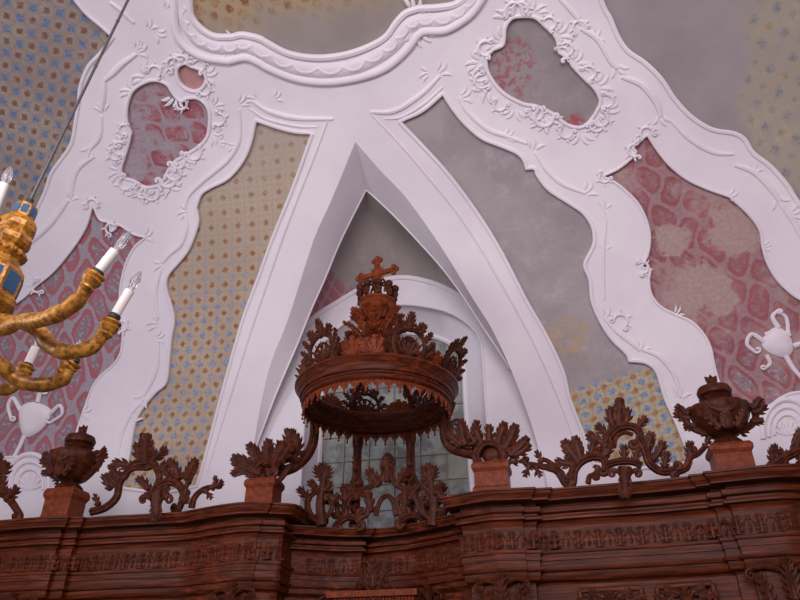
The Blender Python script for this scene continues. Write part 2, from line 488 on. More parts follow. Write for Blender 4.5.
F['cartl'] = [(148.5, 81), (135, 89.5), (129, 105), (129, 121.5), (133, 131.6, 'c'), (130, 145), (126, 158), (123, 169), (126, 176), (135, 179, 'c'), (145, 185), (155, 185), (164, 179), (169, 169), (175.5, 160), (186, 153.6, 'c'), (199, 145), (207.6, 135), (210, 118), (207.6, 106), (199, 98), (189, 98), (182, 101), (176, 96, 'c'), (172, 90), (168, 84), (159, 80)]
F['heart'] = [(179, 68), (185.6, 63), (192, 66), (202, 70), (206, 78), (202, 86), (194, 89), (185, 85), (180, 78)]
F['cartr'] = [(506, 27), (512, 18), (522, 16), (534, 17), (543.5, 25), (555, 37), (558, 52, 'c'), (567, 58), (572, 66), (584, 79), (594, 89), (599, 101), (594, 113, 'c'), (587, 122), (579, 126), (567, 123), (554, 113), (545, 108), (534, 104, 'c'), (523, 102), (506, 93), (494.5, 81), (487.7, 67.5), (488, 56), (494, 49, 'c'), (503, 45), (505, 38)]
FX = {k: smooth_xs(v) for k, v in F.items()}

PA = [(246, 500), (249, 478), (255, 446), (262, 405), (272.5, 362), (290, 317), (314.5, 240), (332.5, 199), (356, 141, 'c'), (380, 169), (408, 199), (443, 249), (474, 300), (491, 327), (510, 367), (529, 417), (540, 455), (549, 492)]
PAs = catmull(PA, 4)
hole_xs = [xs_of(on_vault(a, b)) for a, b in PAs]
SB = -0.45
hole_xs = [q for q in hole_xs if q[1] > SB + .06]
hole_xs = [(hole_xs[0][0] - .02, SB + .03)] + hole_xs + [(hole_xs[-1][0] + .03, SB + .03)]


def inside(p, poly):
    x, y = p; r = False; j = len(poly) - 1
    for i in range(len(poly)):
        xi, yi = poly[i]; xj, yj = poly[j]
        if (yi > y) != (yj > y) and x < (xj - xi) * (y - yi) / (yj - yi) + xi: r = not r
        j = i
    return r


def edge_dist(p, polys):
    d = 9e9; px, py = p
    for q in polys:
        for i in range(len(q)):
            ax, ay = q[i - 1]; bx, by = q[i]; vx, vy = bx - ax, by - ay
            L = vx * vx + vy * vy
            t = 0 if L == 0 else max(0, min(1, ((px - ax) * vx + (py - ay) * vy) / L))
            d = min(d, (px - ax - t * vx) ** 2 + (py - ay - t * vy) ** 2)
    return math.sqrt(d)


def tess(outer, holes, sp):
    polys = [outer] + holes; vs = []; es = []
    for q in polys:
        o = len(vs); vs += [Vector(p) for p in q]; es += [(o + i, o + (i + 1) % len(q)) for i in range(len(q))]
    xs = [p[0] for p in outer]; ys = [p[1] for p in outer]
    nx = int((max(xs) - min(xs)) / sp) + 1; ny = int((max(ys) - min(ys)) / sp) + 1
    for i in range(1, nx):
        for j in range(1, ny):
            p = (min(xs) + (i + .5 * (j % 2)) * sp, min(ys) + j * sp)
            if inside(p, outer) and not any(inside(p, h) for h in holes) and edge_dist(p, polys) > sp * .35: vs.append(Vector(p))
    r = delaunay_2d_cdt(vs, es, [], 0, 1e-6)
    V2 = r[0]; T = []
    for f in r[2]:
        c = (sum(V2[i].x for i in f) / len(f), sum(V2[i].y for i in f) / len(f))
        if inside(c, outer) and not any(inside(c, h) for h in holes): T.append(f)
    return V2, T


def vault_mesh(outer, holes, sp, off, lipto=None, uv=False, lip_loops=None):
    V2, T = tess(outer, holes, sp); mb = MB(); mb.add([VS(p.x, p.y, off) for p in V2], T)
    if uv: mb.uv = [(p.x, p.y) for p in V2]
    for lp in (lip_loops or []):
        n = len(lp); vs = [VS(x, s, off) for x, s in lp] + [VS(x, s, lipto) for x, s in lp]
        mb.add(vs, [(i, (i + 1) % n, n + (i + 1) % n, n + i) for i in range(n)])
    return mb


XL, XR, ST = -12.5, 6.0, RV * R_(113)
rect = [(XL, SB)] + [(XL, SB + (ST - SB) * i / 20) for i in range(1, 20)] + [(XL, ST), (XR, ST), (XR, SB)]
holes = [FX[k] for k in F] + [hole_xs]
cl = vault_mesh(rect, holes, .30, H, 0.0, False, [FX[k] for k in F] + [hole_xs])
ceiling = tag(cl.build('ceiling', M_WHITE), kind='structure')

VW = Vault(H); VG = Vault(0.0)


def grow(poly, d):
    n = len(poly); A = sum(poly[i - 1][0] * poly[i][1] - poly[i][0] * poly[i - 1][1] for i in range(n)); sg = 1 if A > 0 else -1
    out = []
    for i in range(n):
        ax, ay = poly[i - 1]; bx, by = poly[(i + 1) % n]; tx, ty = bx - ax, by - ay; L = math.hypot(tx, ty) or 1
        out.append((poly[i][0] + sg * ty / L * d, poly[i][1] - sg * tx / L * d))
    return out


def bead_loop(mb, loop, r, off, flat=.8, closed=True, sides=7):
    P = [VS(x, s, off) for x, s in loop]; N = [VN(x, s) for x, s in loop]
    if closed: P.append(P[0]); N.append(N[0])
    mb.sweep(P, r, N, flat, sides)


def sprig(mb, px, py, ang, size, n=3):
    """small rocaille tuft of comma-shaped stucco leaves"""
    for k in range(n):
        o = k - (n - 1) / 2; a = R_(ang + o * 24); b = R_(ang + 90)
        sg = 1 if o >= 0 else -1
        finger(mb, VW, px + math.cos(b) * o * size * .3, py - math.sin(b) * o * size * .3, a, size * (1.15 - .2 * abs(o)), size * .17, sg * 1.3, .2, 1.3, .7, 7)


def rocaille(mb, px, py, ang, size):
    """C-curl with leaf fringe"""
    a = R_(ang); q = []
    for i in range(9):
        t = a - 1.9 + 3.8 * i / 8; q.append((px + size * .5 * math.cos(t), py - size * .5 * math.sin(t)))
    scroll(mb, VW, q, size * .14, size * .11, (size * .16, .8, 1), (size * .16, .8, -1), .9, .8, 6)
    for i in (1, 3, 5, 7):
        t = a - 1.9 + 3.8 * i / 8
        finger(mb, VW, q[i][0], q[i][1], t, size * .42, size * .10, .9 if i > 4 else -.9, .5, 2.5)


def panel(key, label, mat, frame=.035, sprigs=(), name='painted_panel', extra=()):
    loop = FX[key]; c = (sum(p[0] for p in loop) / len(loop), sum(p[1] for p in loop) / len(loop))
    vis = VS(c[0], c[1], 0)
    root = thing(name, label, 'painted panel' if name == 'painted_panel' else 'cartouche', vis)
    gp = grow(loop, .012)
    fm = vault_mesh(gp, [], .25, .004, None, True)
    fm.build('painted_field', mat, root)
    fr = MB(); bead_loop(fr, grow(loop, frame * .55), frame, H + .004, .85); fr.build('frame_bead', M_WHITE, root)
    for (x, y, a, s) in sprigs:
        m = MB()
        if s >= 11 or name == 'painted_panel' and key in ('redr', 'redl') and s >= 9: rocaille(m, x, y, a, s * 1.15); m.build('shell_curl', M_WHITE, root)
        else: sprig(m, x, y, a, s * 1.1); m.build('leaf_sprig', M_WHITE, root)
    return root


# ---- painted fields
G = srgb
def lattice(px, py, e1, e2):
    """metres on the unrolled vault of the two steps of a painted pattern read off at one place"""
    o = uvp(px, py); a = uvp(px + 3 * e1[0], py + 3 * e1[1]); b = uvp(px + 3 * e2[0], py + 3 * e2[1])
    return (((a[0] - o[0]) / 3, (a[1] - o[1]) / 3), ((b[0] - o[0]) / 3, (b[1] - o[1]) / 3))


m_blue = diaper('blue_brown_diaper', G(172, 160, 154), G(156, 144, 140), G(108, 132, 170), G(134, 92, 74), G(146, 118, 98), .27, .33, 22, None, .29, lo=.1, hi=.3, basis=lattice(40, 30, (11, 15), (14, -10.5)), lw=.45)
m_gold = diaper('gold_blue_diaper', G(190, 176, 164), G(176, 164, 156), G(150, 162, 190), G(158, 106, 68), G(186, 146, 96), .195, .24, 0, [('v', 9.5, 4.0)], .29, bare=G(172, 161, 156), lo=.1, hi=.35, bluefade=(5.2, 3.0), basis=lattice(210, 290, (13.3, -1.1), (-.8, 14.2)), lw=.55)
m_blue_r = diaper('pale_gold_diaper', G(172, 162, 150), G(160, 150, 142), G(140, 144, 152), G(168, 146, 112), G(168, 154, 130), .30, .36, 18, [('u', uvp(735, 60)[0] - .05, uvp(735, 60)[0] + .2)], .23, bare=G(148, 140, 142), lo=.5, hi=.85)
m_top = diaper('brown_spotted_plaster', G(176, 156, 128), G(160, 148, 134), G(178, 142, 100), G(150, 92, 62), G(180, 150, 110), .26, .30, 12, [('v', 7.4, 8.1)], .31, bare=G(146, 136, 132), lo=.45, hi=.75)
m_redl = trellis('red_trellis_left', G(178, 104, 112), G(166, 98, 108), G(168, 158, 168), G(134, 128, 138), G(150, 140, 146), .60, .92, -14, None, (.05, .12), .85)
m_redr = trellis('red_trellis_right', G(166, 100, 105), G(148, 88, 95), G(168, 134, 138), G(140, 126, 134), G(170, 146, 142), .47, .66, 16, None, (.34, .54), .85,
                 [(*uvp(700, 285), .42), (*uvp(735, 230), .40), (*uvp(672, 240), .26), (*uvp(722, 300), .25)], (uvp(720, 345)[1] + .4, uvp(720, 372)[1] + .4))
m_cartl = trellis('red_cartouche_left', G(164, 84, 92), G(150, 84, 94), G(168, 146, 156), G(152, 104, 112), G(158, 146, 152), .50, .56, 40, None, (.40, .56), .6, [(*uvp(135, 165), .30)])
nn, c_, w_, f_ = bareplaster('grey_cartouche', G(158, 148, 150), G(146, 136, 138), G(172, 158, 160))
_u, _v, _ = nn.sep(w_)
_x0, _s0 = xs_of(on_vault(500, 72)); _x1, _s1 = xs_of(on_vault(578, 122))
def spot(n, u, v, w, x0, s0, r, thr=(.46, .58)):
    d = n.math('SQRT', n.math('ADD', n.math('POWER', n.math('SUBTRACT', u, x0), 2.0), n.math('POWER', n.math('SUBTRACT', v, s0), 2.0)))
    return n.math('MULTIPLY', n.math('SUBTRACT', 1.0, n.step(n.math('ADD', d, n.math('MULTIPLY', n.math('SUBTRACT', n.noise(w, 4, 4), .5), r)), r * .6, r)), n.step(n.noise(w, 9, 3), thr[0], thr[1]))
c_ = nn.mix(nn.math('MULTIPLY', spot(nn, _u, _v, w_, _x0, _s0, .62), .75), c_, G(160, 86, 94))
c_ = nn.mix(nn.math('MULTIPLY', spot(nn, _u, _v, w_, _x1 - .06, _s1 - .08, .24, (.32, .5)), .85), c_, G(164, 76, 84))
m_cartr = nn.done(c_, .9, .1)
# grey field right of the ribs: bare plaster, a faded yellow patch and a strip of blue and yellow pattern at its foot
nn, c_, w_, f_ = bareplaster('grey_plaster', G(172, 162, 163), G(154, 145, 146), G(190, 181, 186), sc=.7)
_u, _v, _ = nn.sep(w_)
_xa, _sa = xs_of(on_vault(568, 338))
c_ = nn.mix(nn.math('MULTIPLY', spot(nn, _u, _v, w_, _xa, _sa, .42, (.47, .58)), .75), c_, G(184, 154, 116))
_xb, _sb = xs_of(on_vault(610, 378))
def mini_diaper(n, c, u, v, w, pu, pv, blue, brown, ground, amt):
    (p, q), (r, t) = lattice(625, 395, (2.5, 13.5), (-14.6, 5)); D = p * t - q * r
    uu = n.math('ADD', n.math('MULTIPLY', u, t / D), n.math('MULTIPLY', v, -r / D)); vv = n.math('ADD', n.math('MULTIPLY', u, -q / D), n.math('MULTIPLY', v, p / D))
    fine = n.noise(w, 20, 4)
    lu = n.math('ABSOLUTE', n.math('SUBTRACT', n.math('FRACT', uu), .5)); lv = n.math('ABSOLUTE', n.math('SUBTRACT', n.math('FRACT', vv), .5))
    ln = n.math('SUBTRACT', 1.0, n.step(n.math('SUBTRACT', .5, n.math('MAXIMUM', lu, lv)), .03, .12))
    ground = n.mix(n.math('MULTIPLY', ln, .6), n.mix(n.step(fine, .4, .65), ground, tuple(k * .72 for k in ground)), G(182, 148, 100))
    rg = n.math('MULTIPLY', n.math('SUBTRACT', n.noise(w, 24, 3), .5), .4)
    def dist(du):
        a = n.math('SUBTRACT', n.math('FRACT', n.math('ADD', uu, du)), .5); b = n.math('SUBTRACT', n.math('FRACT', n.math('ADD', vv, du)), .5)
        return n.math('ADD', n.math('SQRT', n.math('ADD', n.math('MULTIPLY', a, a), n.math('MULTIPLY', b, b))), rg)
    k = n.mix(n.math('SUBTRACT', 1.0, n.step(dist(0.0), .14, .32)), ground, n.mix(n.step(fine, .42, .6), blue, tuple(k * .62 for k in blue)))
    k = n.mix(n.math('SUBTRACT', 1.0, n.step(dist(.5), .12, .28)), k, n.mix(n.step(fine, .45, .62), brown, tuple(k_ * .65 for k_ in brown)))
    return n.mix(amt, c, k)
_am = nn.step(nn.math('ADD', nn.math('ADD', _v, nn.math('MULTIPLY', _u, -.18)), nn.math('MULTIPLY', nn.math('SUBTRACT', nn.noise(w_, 3, 3), .5), .16)), _sb + .03 - .18 * _xb, _sb - .06 - .18 * _xb)
c_ = mini_diaper(nn, c_, _u, _v, w_, .22, .25, G(140, 158, 190), G(174, 128, 86), G(190, 178, 156), nn.math('MULTIPLY', _am, .9))
m_greyr = nn.done(c_, .9, .1)
nn, c_, w_, f_ = bareplaster('pink_plaster', G(190, 148, 146), G(178, 130, 130), G(200, 170, 164), 1)
m_heart = nn.done(c_, .9, .1)

panel('blue', 'painted vault field of blue and brown medallions behind the chandelier rod', m_blue, .03,
      [(140, 50, 20, 9), (104, 110, 100, 8), (92, 148, 240, 8), (72, 198, 60, 8)])
panel('redl', 'red trellis painted vault field behind the gilded chandelier candles', m_redl, .022,
      [(94, 203, 95, 9), (113, 228, 150, 9), (147, 236, 20, 8), (124, 326, 10, 9), (40, 286, 200, 10), (85, 412, 0, 8)])
panel('goldl', 'painted vault field of gold and blue medallions left of the white lunette ribs', m_gold, .03,
      [(241, 102, 40, 9), (188, 211, 180, 8), (163, 265, 200, 8), (159, 323, 170, 9), (159, 338, 10, 7), (146, 398, 230, 9), (236, 146, 200, 7), (136, 420, 60, 8)])
panel('greyr', 'bare grey plaster vault field right of the white lunette ribs', m_greyr, .03,
      [(463, 96, 20, 9), (506, 136, 20, 8), (533, 148, 70, 10), (586, 192, 40, 10), (604, 208, 80, 7), (604, 250, 80, 6), (606, 318, 60, 10), (620, 322, 60, 12), (640, 350, 60, 9), (679, 398, 70, 10)])
panel('redr', 'faded red trellis painted vault field above the right carved urn', m_redr, .022,
      [(646, 133, 110, 11), (634, 150, 190, 11), (604, 177, 240, 9), (642, 268, 20, 10), (729, 197, 15, 8), (676, 314, 45, 7), (764, 247, 10, 6)])
panel('greyt', 'grey and yellowed vault field in the upper right corner', m_blue_r, .035,
      [(579, 26, 120, 11), (616, 66, 300, 10), (660, 116, 280, 9), (776, 199, 300, 10), (792, 214, 20, 10), (594, 37, 40, 9), (752, 171, 60, 8)])

# ---- big shaped field at the crown of the vault, in a wide stepped moulding
top = panel('top', 'brown spotted field at the vault crown in a wide stepped moulding', m_top, .05)
outer_px = [(172, -90), (174, -40), (175.5, 0), (175.5, 17), (179, 34), (189, 47), (206, 56), (229.5, 59.5, 'c'), (246, 56), (258, 60), (270, 67), (297, 77.6), (327, 81), (358, 77), (385, 67.5), (405, 51), (418, 34, 'c'), (425, 30), (445, 29), (462, 20), (476, 7), (490, -20), (498, -60), (500, -90)]
oq = smooth_xs(outer_px, 4, False)
m = MB(); bead_loop(m, oq, .06, H + .01, .9, False, 9); m.build('outer_moulding', M_WHITE, top)
mid_px = [(180, -90), (184, -20), (185, 5), (188, 22), (197, 36), (212, 44), (231, 46), (247, 44), (270, 55), (295, 66), (325, 69.5), (354, 66), (378, 55), (395, 42), (408, 26), (421, 20), (442, 19), (460, 11), (474, -6), (490, -60), (491, -90)]
m = MB(); bead_loop(m, smooth_xs(mid_px, 4, False), .13, H - .03, .55, False, 9); m.build('cavetto_band', M_WHITE, top)
m = MB(); vq = [p for p in catmull(mid_px, 6) if p[1] > -25]
stroke(m, VW, [(a + 2.6 * math.sin(i * 1.25), b + 2.6 * math.cos(i * 1.25)) for i, (a, b) in enumerate(vq)], lambda t: 1.9, .8, 2.0, 6, 3)
m.build('floral_relief', M_WHITE, top)
for q in ((231, 40, 90, 12), (230, 52, 270, 10), (417, 10, 60, 14, 5), (417, 30, 270, 16, 5)):
    m = MB(); sprig(m, *q); m.build('leaf_clasp', M_WHITE, top)
for q in [(150, 26, 60, 9), (158, 32, 330, 9), (168, 6, 60, 10), (178, 10, 300, 9), (138, 46, 60, 8), (440, 71, 40, 11), (428, 72, 190, 9), (276, 97, 30, 8), (256, 98, 150, 9)]:
    m = MB(); sprig(m, *q); m.build('leaf_sprig', M_WHITE, top)

# ---- the two stucco cartouches
cl_ = panel('cartl', 'trefoil stucco cartouche with red painted centre on the left vault', m_cartl, .028, (), 'stucco_cartouche')
fm = vault_mesh(grow(FX['heart'], .01), [], .12, .004, None, True); fm.build('heart_field', m_heart, cl_)
m = MB(); bead_loop(m, grow(FX['heart'], .02), .028, H + .004, .85); m.build('frame_bead', M_WHITE, cl_)
for k_, q in enumerate([(146, 74, 150, 13), (156, 70, 60, 12), (132, 88, 150, 11), (175, 62, 140, 13), (186, 58, 90, 12), (200, 64, 40, 12), (208, 76, 350, 12), (206, 88, 320, 11), (176, 98, 250, 12), (183, 103, 300, 10), (216, 104, 40, 10), (220, 118, 350, 12), (214, 134, 330, 10), (196, 152, 300, 13), (182, 160, 290, 14), (176, 172, 320, 14), (168, 184, 300, 14), (154, 192, 270, 14), (140, 188, 250, 13), (128, 182, 220, 13), (119, 170, 180, 11), (118, 152, 180, 13), (122, 140, 160, 12), (126, 128, 170, 10), (220, 140, 20, 8)]):
    m = MB()
    if k_ % 2: rocaille(m, q[0], q[1], q[2], q[3] * 1.0); m.build('shell_curl', M_WHITE, cl_)
    else: sprig(m, q[0], q[1], q[2], q[3] * .95, 4); m.build('leaf_sprig', M_WHITE, cl_)
for q in [(170, 178, 300, 16), (145, 190, 240, 14), (122, 147, 170, 13), (180, 160, 310, 14), (182, 60, 110, 13)]:
    m = MB(); rocaille(m, *q); m.build('shell_curl', M_WHITE, cl_)
cr_ = panel('cartr', 'grey stucco cartouche with red traces on the right vault', m_cartr, .028, (), 'stucco_cartouche')
for k_, q in enumerate([(508, 14, 120, 13), (520, 8, 90, 14), (534, 9, 60, 12), (549, 22, 40, 12), (560, 34, 20, 13), (566, 48, 30, 12), (577, 62, 30, 12), (588, 72, 40, 13), (600, 86, 20, 13), (606, 100, 0, 12), (605, 112, 330, 13), (596, 124, 300, 13), (580, 134, 270, 12), (566, 131, 250, 12), (498, 40, 150, 13), (486, 47, 170, 14), (478, 60, 160, 13), (480, 74, 200, 12), (486, 88, 220, 13), (500, 104, 250, 11), (515, 110, 260, 11), (536, 112, 280, 13), (548, 118, 300, 13)]):
    m = MB()
    if k_ % 2: rocaille(m, q[0], q[1], q[2], q[3] * 1.05); m.build('shell_curl', M_WHITE, cr_)
    else: sprig(m, q[0], q[1], q[2], q[3], 4); m.build('leaf_sprig', M_WHITE, cr_)
for q in [(544, 116, 250, 19), (514, 9, 100, 16), (600, 118, 320, 15), (482, 80, 200, 14), (562, 52, 30, 12)]:
    m = MB(); rocaille(m, *q); m.build('shell_curl', M_WHITE, cr_)

# ---- long stucco beads along the bands of the vault
TR = [
    ([(328, 120), (315, 155), (300, 193), (285, 232), (268, 282), (252, 330), (235, 385), (218, 440), (209, 472)], 1.5),
    ([(372, 113), (405, 148), (432, 180), (458, 212), (483, 250), (503, 285), (520, 315), (542, 359), (563, 409), (574, 440)], 1.5),
    ([(254, 100), (270, 110), (297, 117), (334, 118)], 2.2), ([(371, 111), (395, 110), (422, 93), (440, 75)], 2.2),
    ([(250, 107), (268, 118), (297, 125), (318, 126)], 1.3), ([(385, 118), (402, 116), (424, 103), (443, 86)], 1.3),
    ([(240, 108), (241, 130), (238, 145), (228, 160), (214, 172), (200, 184), (190, 195), (186, 208)], 2),
    ([(187, 214), (188, 228), (182, 244), (172, 253), (164, 262)], 2), ([(163, 268), (158, 285), (157, 300), (160, 318)], 2),
    ([(160, 342), (159, 365), (153, 382), (146, 395)], 2), ([(143, 402), (131, 417), (122, 440), (119, 470)], 2),
    ([(460, 97), (467, 110), (487, 128), (508, 136), (527, 143)], 2), ([(535, 152), (547, 170), (563, 184), (585, 193)], 2),
    ([(602, 203), (605, 222), (603, 247), (603, 275), (604, 300)], 1.5), ([(604, 318), (616, 331), (632, 344), (640, 351)], 2.2),
    ([(642, 350), (660, 358), (674, 376), (680, 398)], 2.2),
    ([(556, -6), (574, 13), (589, 34)], 2), ([(580, 27), (597, 38), (611, 61), (618, 68)], 2.6), ([(621, 76), (641, 84), (655, 101), (660, 116)], 2.8),
    ([(670, 120), (688, 138), (712, 152), (733, 154)], 2), ([(734, 165), (753, 172), (770, 189), (778, 201)], 2.6), ([(778, 203), (792, 222), (806, 250)], 2),
    ([(138, 52), (124, 62), (115, 71), (106, 79)], 2.4), ([(106, 80), (105, 95), (103, 110)], 2), ([(103, 114), (101, 135), (92, 148)], 2),
    ([(96, 155), (82, 165), (76, 176), (73, 195)], 2), ([(70, 199), (54, 221), (35, 239), (5, 262)], 2.4),
    ([(111, 0), (122, 8), (135, 21)], 2),
]
for i, (q, r) in enumerate(TR):
    m = MB(); stroke(m, VW, q, lambda t, r=r: r * (.75 + .5 * math.sin(math.pi * t)), .8, .3, 7, 5)
    tag(m.build('trim_%d' % (i + 1), M_WHITE), kind='structure')

# ------------------------------------------------------------------ the lunette: reveal, web, wall arch, niche with window
YW = W + .05
iap = max(range(len(PAs)), key=lambda i: -PAs[i][1])
i0 = min(range(len(PAs)), key=lambda i: abs(PAs[i][0] - 255) + abs(PAs[i][1] - 446)); i1 = min(range(len(PAs)), key=lambda i: abs(PAs[i][0] - 510) + abs(PAs[i][1] - 367))
NL = 26
Pl = resample([VS(*xs_of(on_vault(a, b)), H) for a, b in PAs[i0:iap + 1]], NL) + resample([VS(*xs_of(on_vault(a, b)), H) for a, b in PAs[iap:i1 + 1]], NL)[1:]
QL = catmull([(256, 446), (276, 394), (297, 345), (311, 310), (325, 278.5), (341, 240), (366, 190)], 4)
QR = catmull([(367, 190), (393, 214.5), (418, 241), (443, 269), (465, 299), (481, 324), (495, 345), (511, 369)], 4)


def qcast(pts, rev):
    n = len(pts); out = []
    for i, (a, b) in enumerate(pts):
        t = i / (n - 1); t = 1 - t if rev else t
        p = on_vault(a, b, RV + .02 + .50 * t ** .8)
        if p.y > YW: p = on_y(a, b, YW)
        out.append(p)
    return out


Ql = resample(qcast(QL, False), NL) + resample(qcast(QR, True), NL)[1:]
arch = [on_y(a, b, YW) for a, b in catmull([(256, 445), (266, 398), (283, 354), (299, 331), (316, 316), (337, 303), (357, 291), (375, 283), (390, 279), (409, 278), (432, 283), (451, 291), (463, 299), (480, 317), (495, 340), (511, 369)], 4)]
Al = resample(arch, 2 * NL - 1)
m = MB(); n = len(Pl); m.add(Pl + Ql, [(i, i + 1, n + i + 1, n + i) for i in range(n - 1)])
tag(m.build('ceiling_reveal', M_WHITE), kind='structure')
m = MB(); bead = MB()
bead.sweep(Ql, .018, [Vector((0, -.6, -.8))] * n, 1, 6); tag(bead.build('trim_40', M_WHITE), kind='structure')
rows = 10; vs = []
for j in range(rows + 1):
    t = j / rows
    for i in range(n):
        p = Ql[i].lerp(Al[i], t); p = p + Vector((0, .0, .30)) * (math.sin(math.pi * t) * math.sin(math.pi * i / (n - 1)))
        vs.append(p)
m.add(vs, [(j * n + i, j * n + i + 1, (j + 1) * n + i + 1, (j + 1) * n + i) for j in range(rows) for i in range(n - 1)])
m.uv = [(v.x, v.z) for v in vs]
nn, c_, w_, f_ = bareplaster('grey_web', G(166, 156, 154), G(150, 141, 139), G(176, 166, 164))
_u, _v, _ = nn.sep(w_)
red_ = trellis
_xr, _zr = Ql[12].x, Ql[12].z
pl_ = nn.math('ADD', _u, nn.math('MULTIPLY', nn.math('SUBTRACT', nn.noise(w_, 3, 4), .5), .5))
_kp = on_y(318, 308, 9.9)
_kd = nn.math('SQRT', nn.math('ADD', nn.math('POWER', nn.math('SUBTRACT', pl_, _kp.x), 2.0), nn.math('POWER', nn.math('SUBTRACT', _v, _kp.z), 2.0)))
_k = nn.math('SUBTRACT', 1.0, nn.step(_kd, .55, .85))
lat = nn.math('ABSOLUTE', nn.math('ADD', nn.math('COSINE', nn.math('MULTIPLY', _u, 26)), nn.math('COSINE', nn.math('MULTIPLY', _v, 22))))
c_ = nn.mix(nn.math('MULTIPLY', _k, .9), c_, nn.mix(nn.math('SUBTRACT', 1.0, nn.step(lat, .2, .45)), G(166, 104, 114), G(172, 138, 144)))
m_web = nn.done(c_, .9, .1)
web = m.build('painted_panel', m_web); tag(web, 'grey vault web inside the pointed lunette, behind the wooden cross', 'painted panel')

NI = catmull([(294, 590, 'c'), (303, 440), (308, 375), (322, 345), (345, 322), (370, 310), (400, 304), (430, 307), (449, 312), (465, 321), (477, 333), (482, 347), (487, 420), (500, 590, 'c')], 3)
niche = [on_y(a, b, YW) for a, b in NI]
WI = catmull([(312, 590, 'c'), (320, 440), (325, 378), (340, 352), (365, 338), (395, 332), (425, 334), (447, 341), (459, 351), (464, 366), (467, 420), (480, 590, 'c')], 3)
YG = YW + .5
wind = [on_y(a, b, YG) for a, b in WI]
# wall of the lunette, its arch-shaped opening cut through
zb = ZS + SB + .0
ov = [(p.x, p.z) for p in arch]
xl, xr = min(hole_xs[0][0], hole_xs[1][0]) - .15, max(hole_xs[-1][0], hole_xs[-2][0]) + .25
outer = [(xl, 3.0)] + [(xl, 4.6)] + [(x - .0, z + .05) for x, z in ov] + [(xr, 4.6), (xr, 3.0)]
nh = [(p.x, max(p.z, 3.1)) for p in niche]
V2, T = tess(outer, [nh], .4); m = MB(); m.add([(p.x, YW, p.y) for p in V2], T)
tag(m.build('wall_back', M_WALL, smooth=False), kind='structure')
m = MB(); m.box((XL, W, 0), (xl + .1, W + .2, ZS + SB + .01)); m.box((xr - .1, W, 0), (XR, W + .2, ZS + SB + .01)); m.box((xl + .1, W, 0), (xr - .1, W + .2, 3.05)); tag(m.build('wall_back_lower', M_WALL, smooth=False), kind='structure')
m = MB(); NN = 40
a_ = resample(niche, NN); b_ = resample(wind, NN); mid_ = [p + Vector((0, .16, 0)) for p in a_]
m.add(a_ + mid_ + b_, [(i, i + 1, NN + i + 1, NN + i) for i in range(NN - 1)] + [(NN + i, NN + i + 1, 2 * NN + i + 1, 2 * NN + i) for i in range(NN - 1)])
tag(m.build('wall_niche', M_WALL), kind='structure')
m = MB(); m.sweep([p + Vector((0, -.02, 0)) for p in Al], .045, [Vector((0, -1, 0))] * n, .8, 8); tag(m.build('trim_41', M_WHITE), kind='structure')
m = MB(); m.sweep([p + Vector((.0, -.0, 0)) for p in resample(niche, 60)], .022, Vector((0, -1, 0)), .8, 6); tag(m.build('trim_42', M_WHITE), kind='structure')
ng = NT('old_leaded_glass'); p = ng.geo()
gx = ng.noise(p, 5, 4); gy = ng.noise(p, 1.7, 3)
gc = ng.mix(ng.step(gx, .4, .62), G(150, 156, 154), G(118, 116, 116)); gc = ng.mix(ng.math('MULTIPLY', ng.step(gy, .5, .62), .6), gc, G(176, 170, 152))
M_GLASS = ng.done(gc, .25, .5)
M_LEAD = NT('lead').done(G(136, 134, 132), .6)
win = thing('window_1', None, None, on_y(395, 430, YG)); tag(win, kind='structure')
w2 = [(p.x, p.z) for p in wind]
V2, T = tess(w2, [], .3); m = MB(); m.add([(p.x, YG + .03, p.y) for p in V2], T); m.build('glass', M_GLASS, win)
m = MB(); m.sweep(wind, .05, Vector((0, -1, 0)), .8, 6); m.build('window_frame', M_WHITE, win)
x0, x1 = min(p[0] for p in w2), max(p[0] for p in w2); ztop = max(p[1] for p in w2)
m = MB()
for k in range(1, 6):
    x = x0 + (x1 - x0) * k / 6; zt = min(ztop - .04, ztop - .5 * (abs(k - 3) / 3) ** 2 * 1.4); m.box((x - .008, YG, 3.2), (x + .012, YG + .03, zt))
z = 3.6
while z < ztop - .3: m.box((x0 + .05, YG + .002, z - .006), (x1 - .05, YG + .028, z + .006)); z += .42
m.build('glazing_bar', M_LEAD, win)

m = MB(); m.box((XL, -6, -.1), (XR + 3, W + .2, 0)); tag(m.build('floor', M_FLOOR, smooth=False), kind='structure')

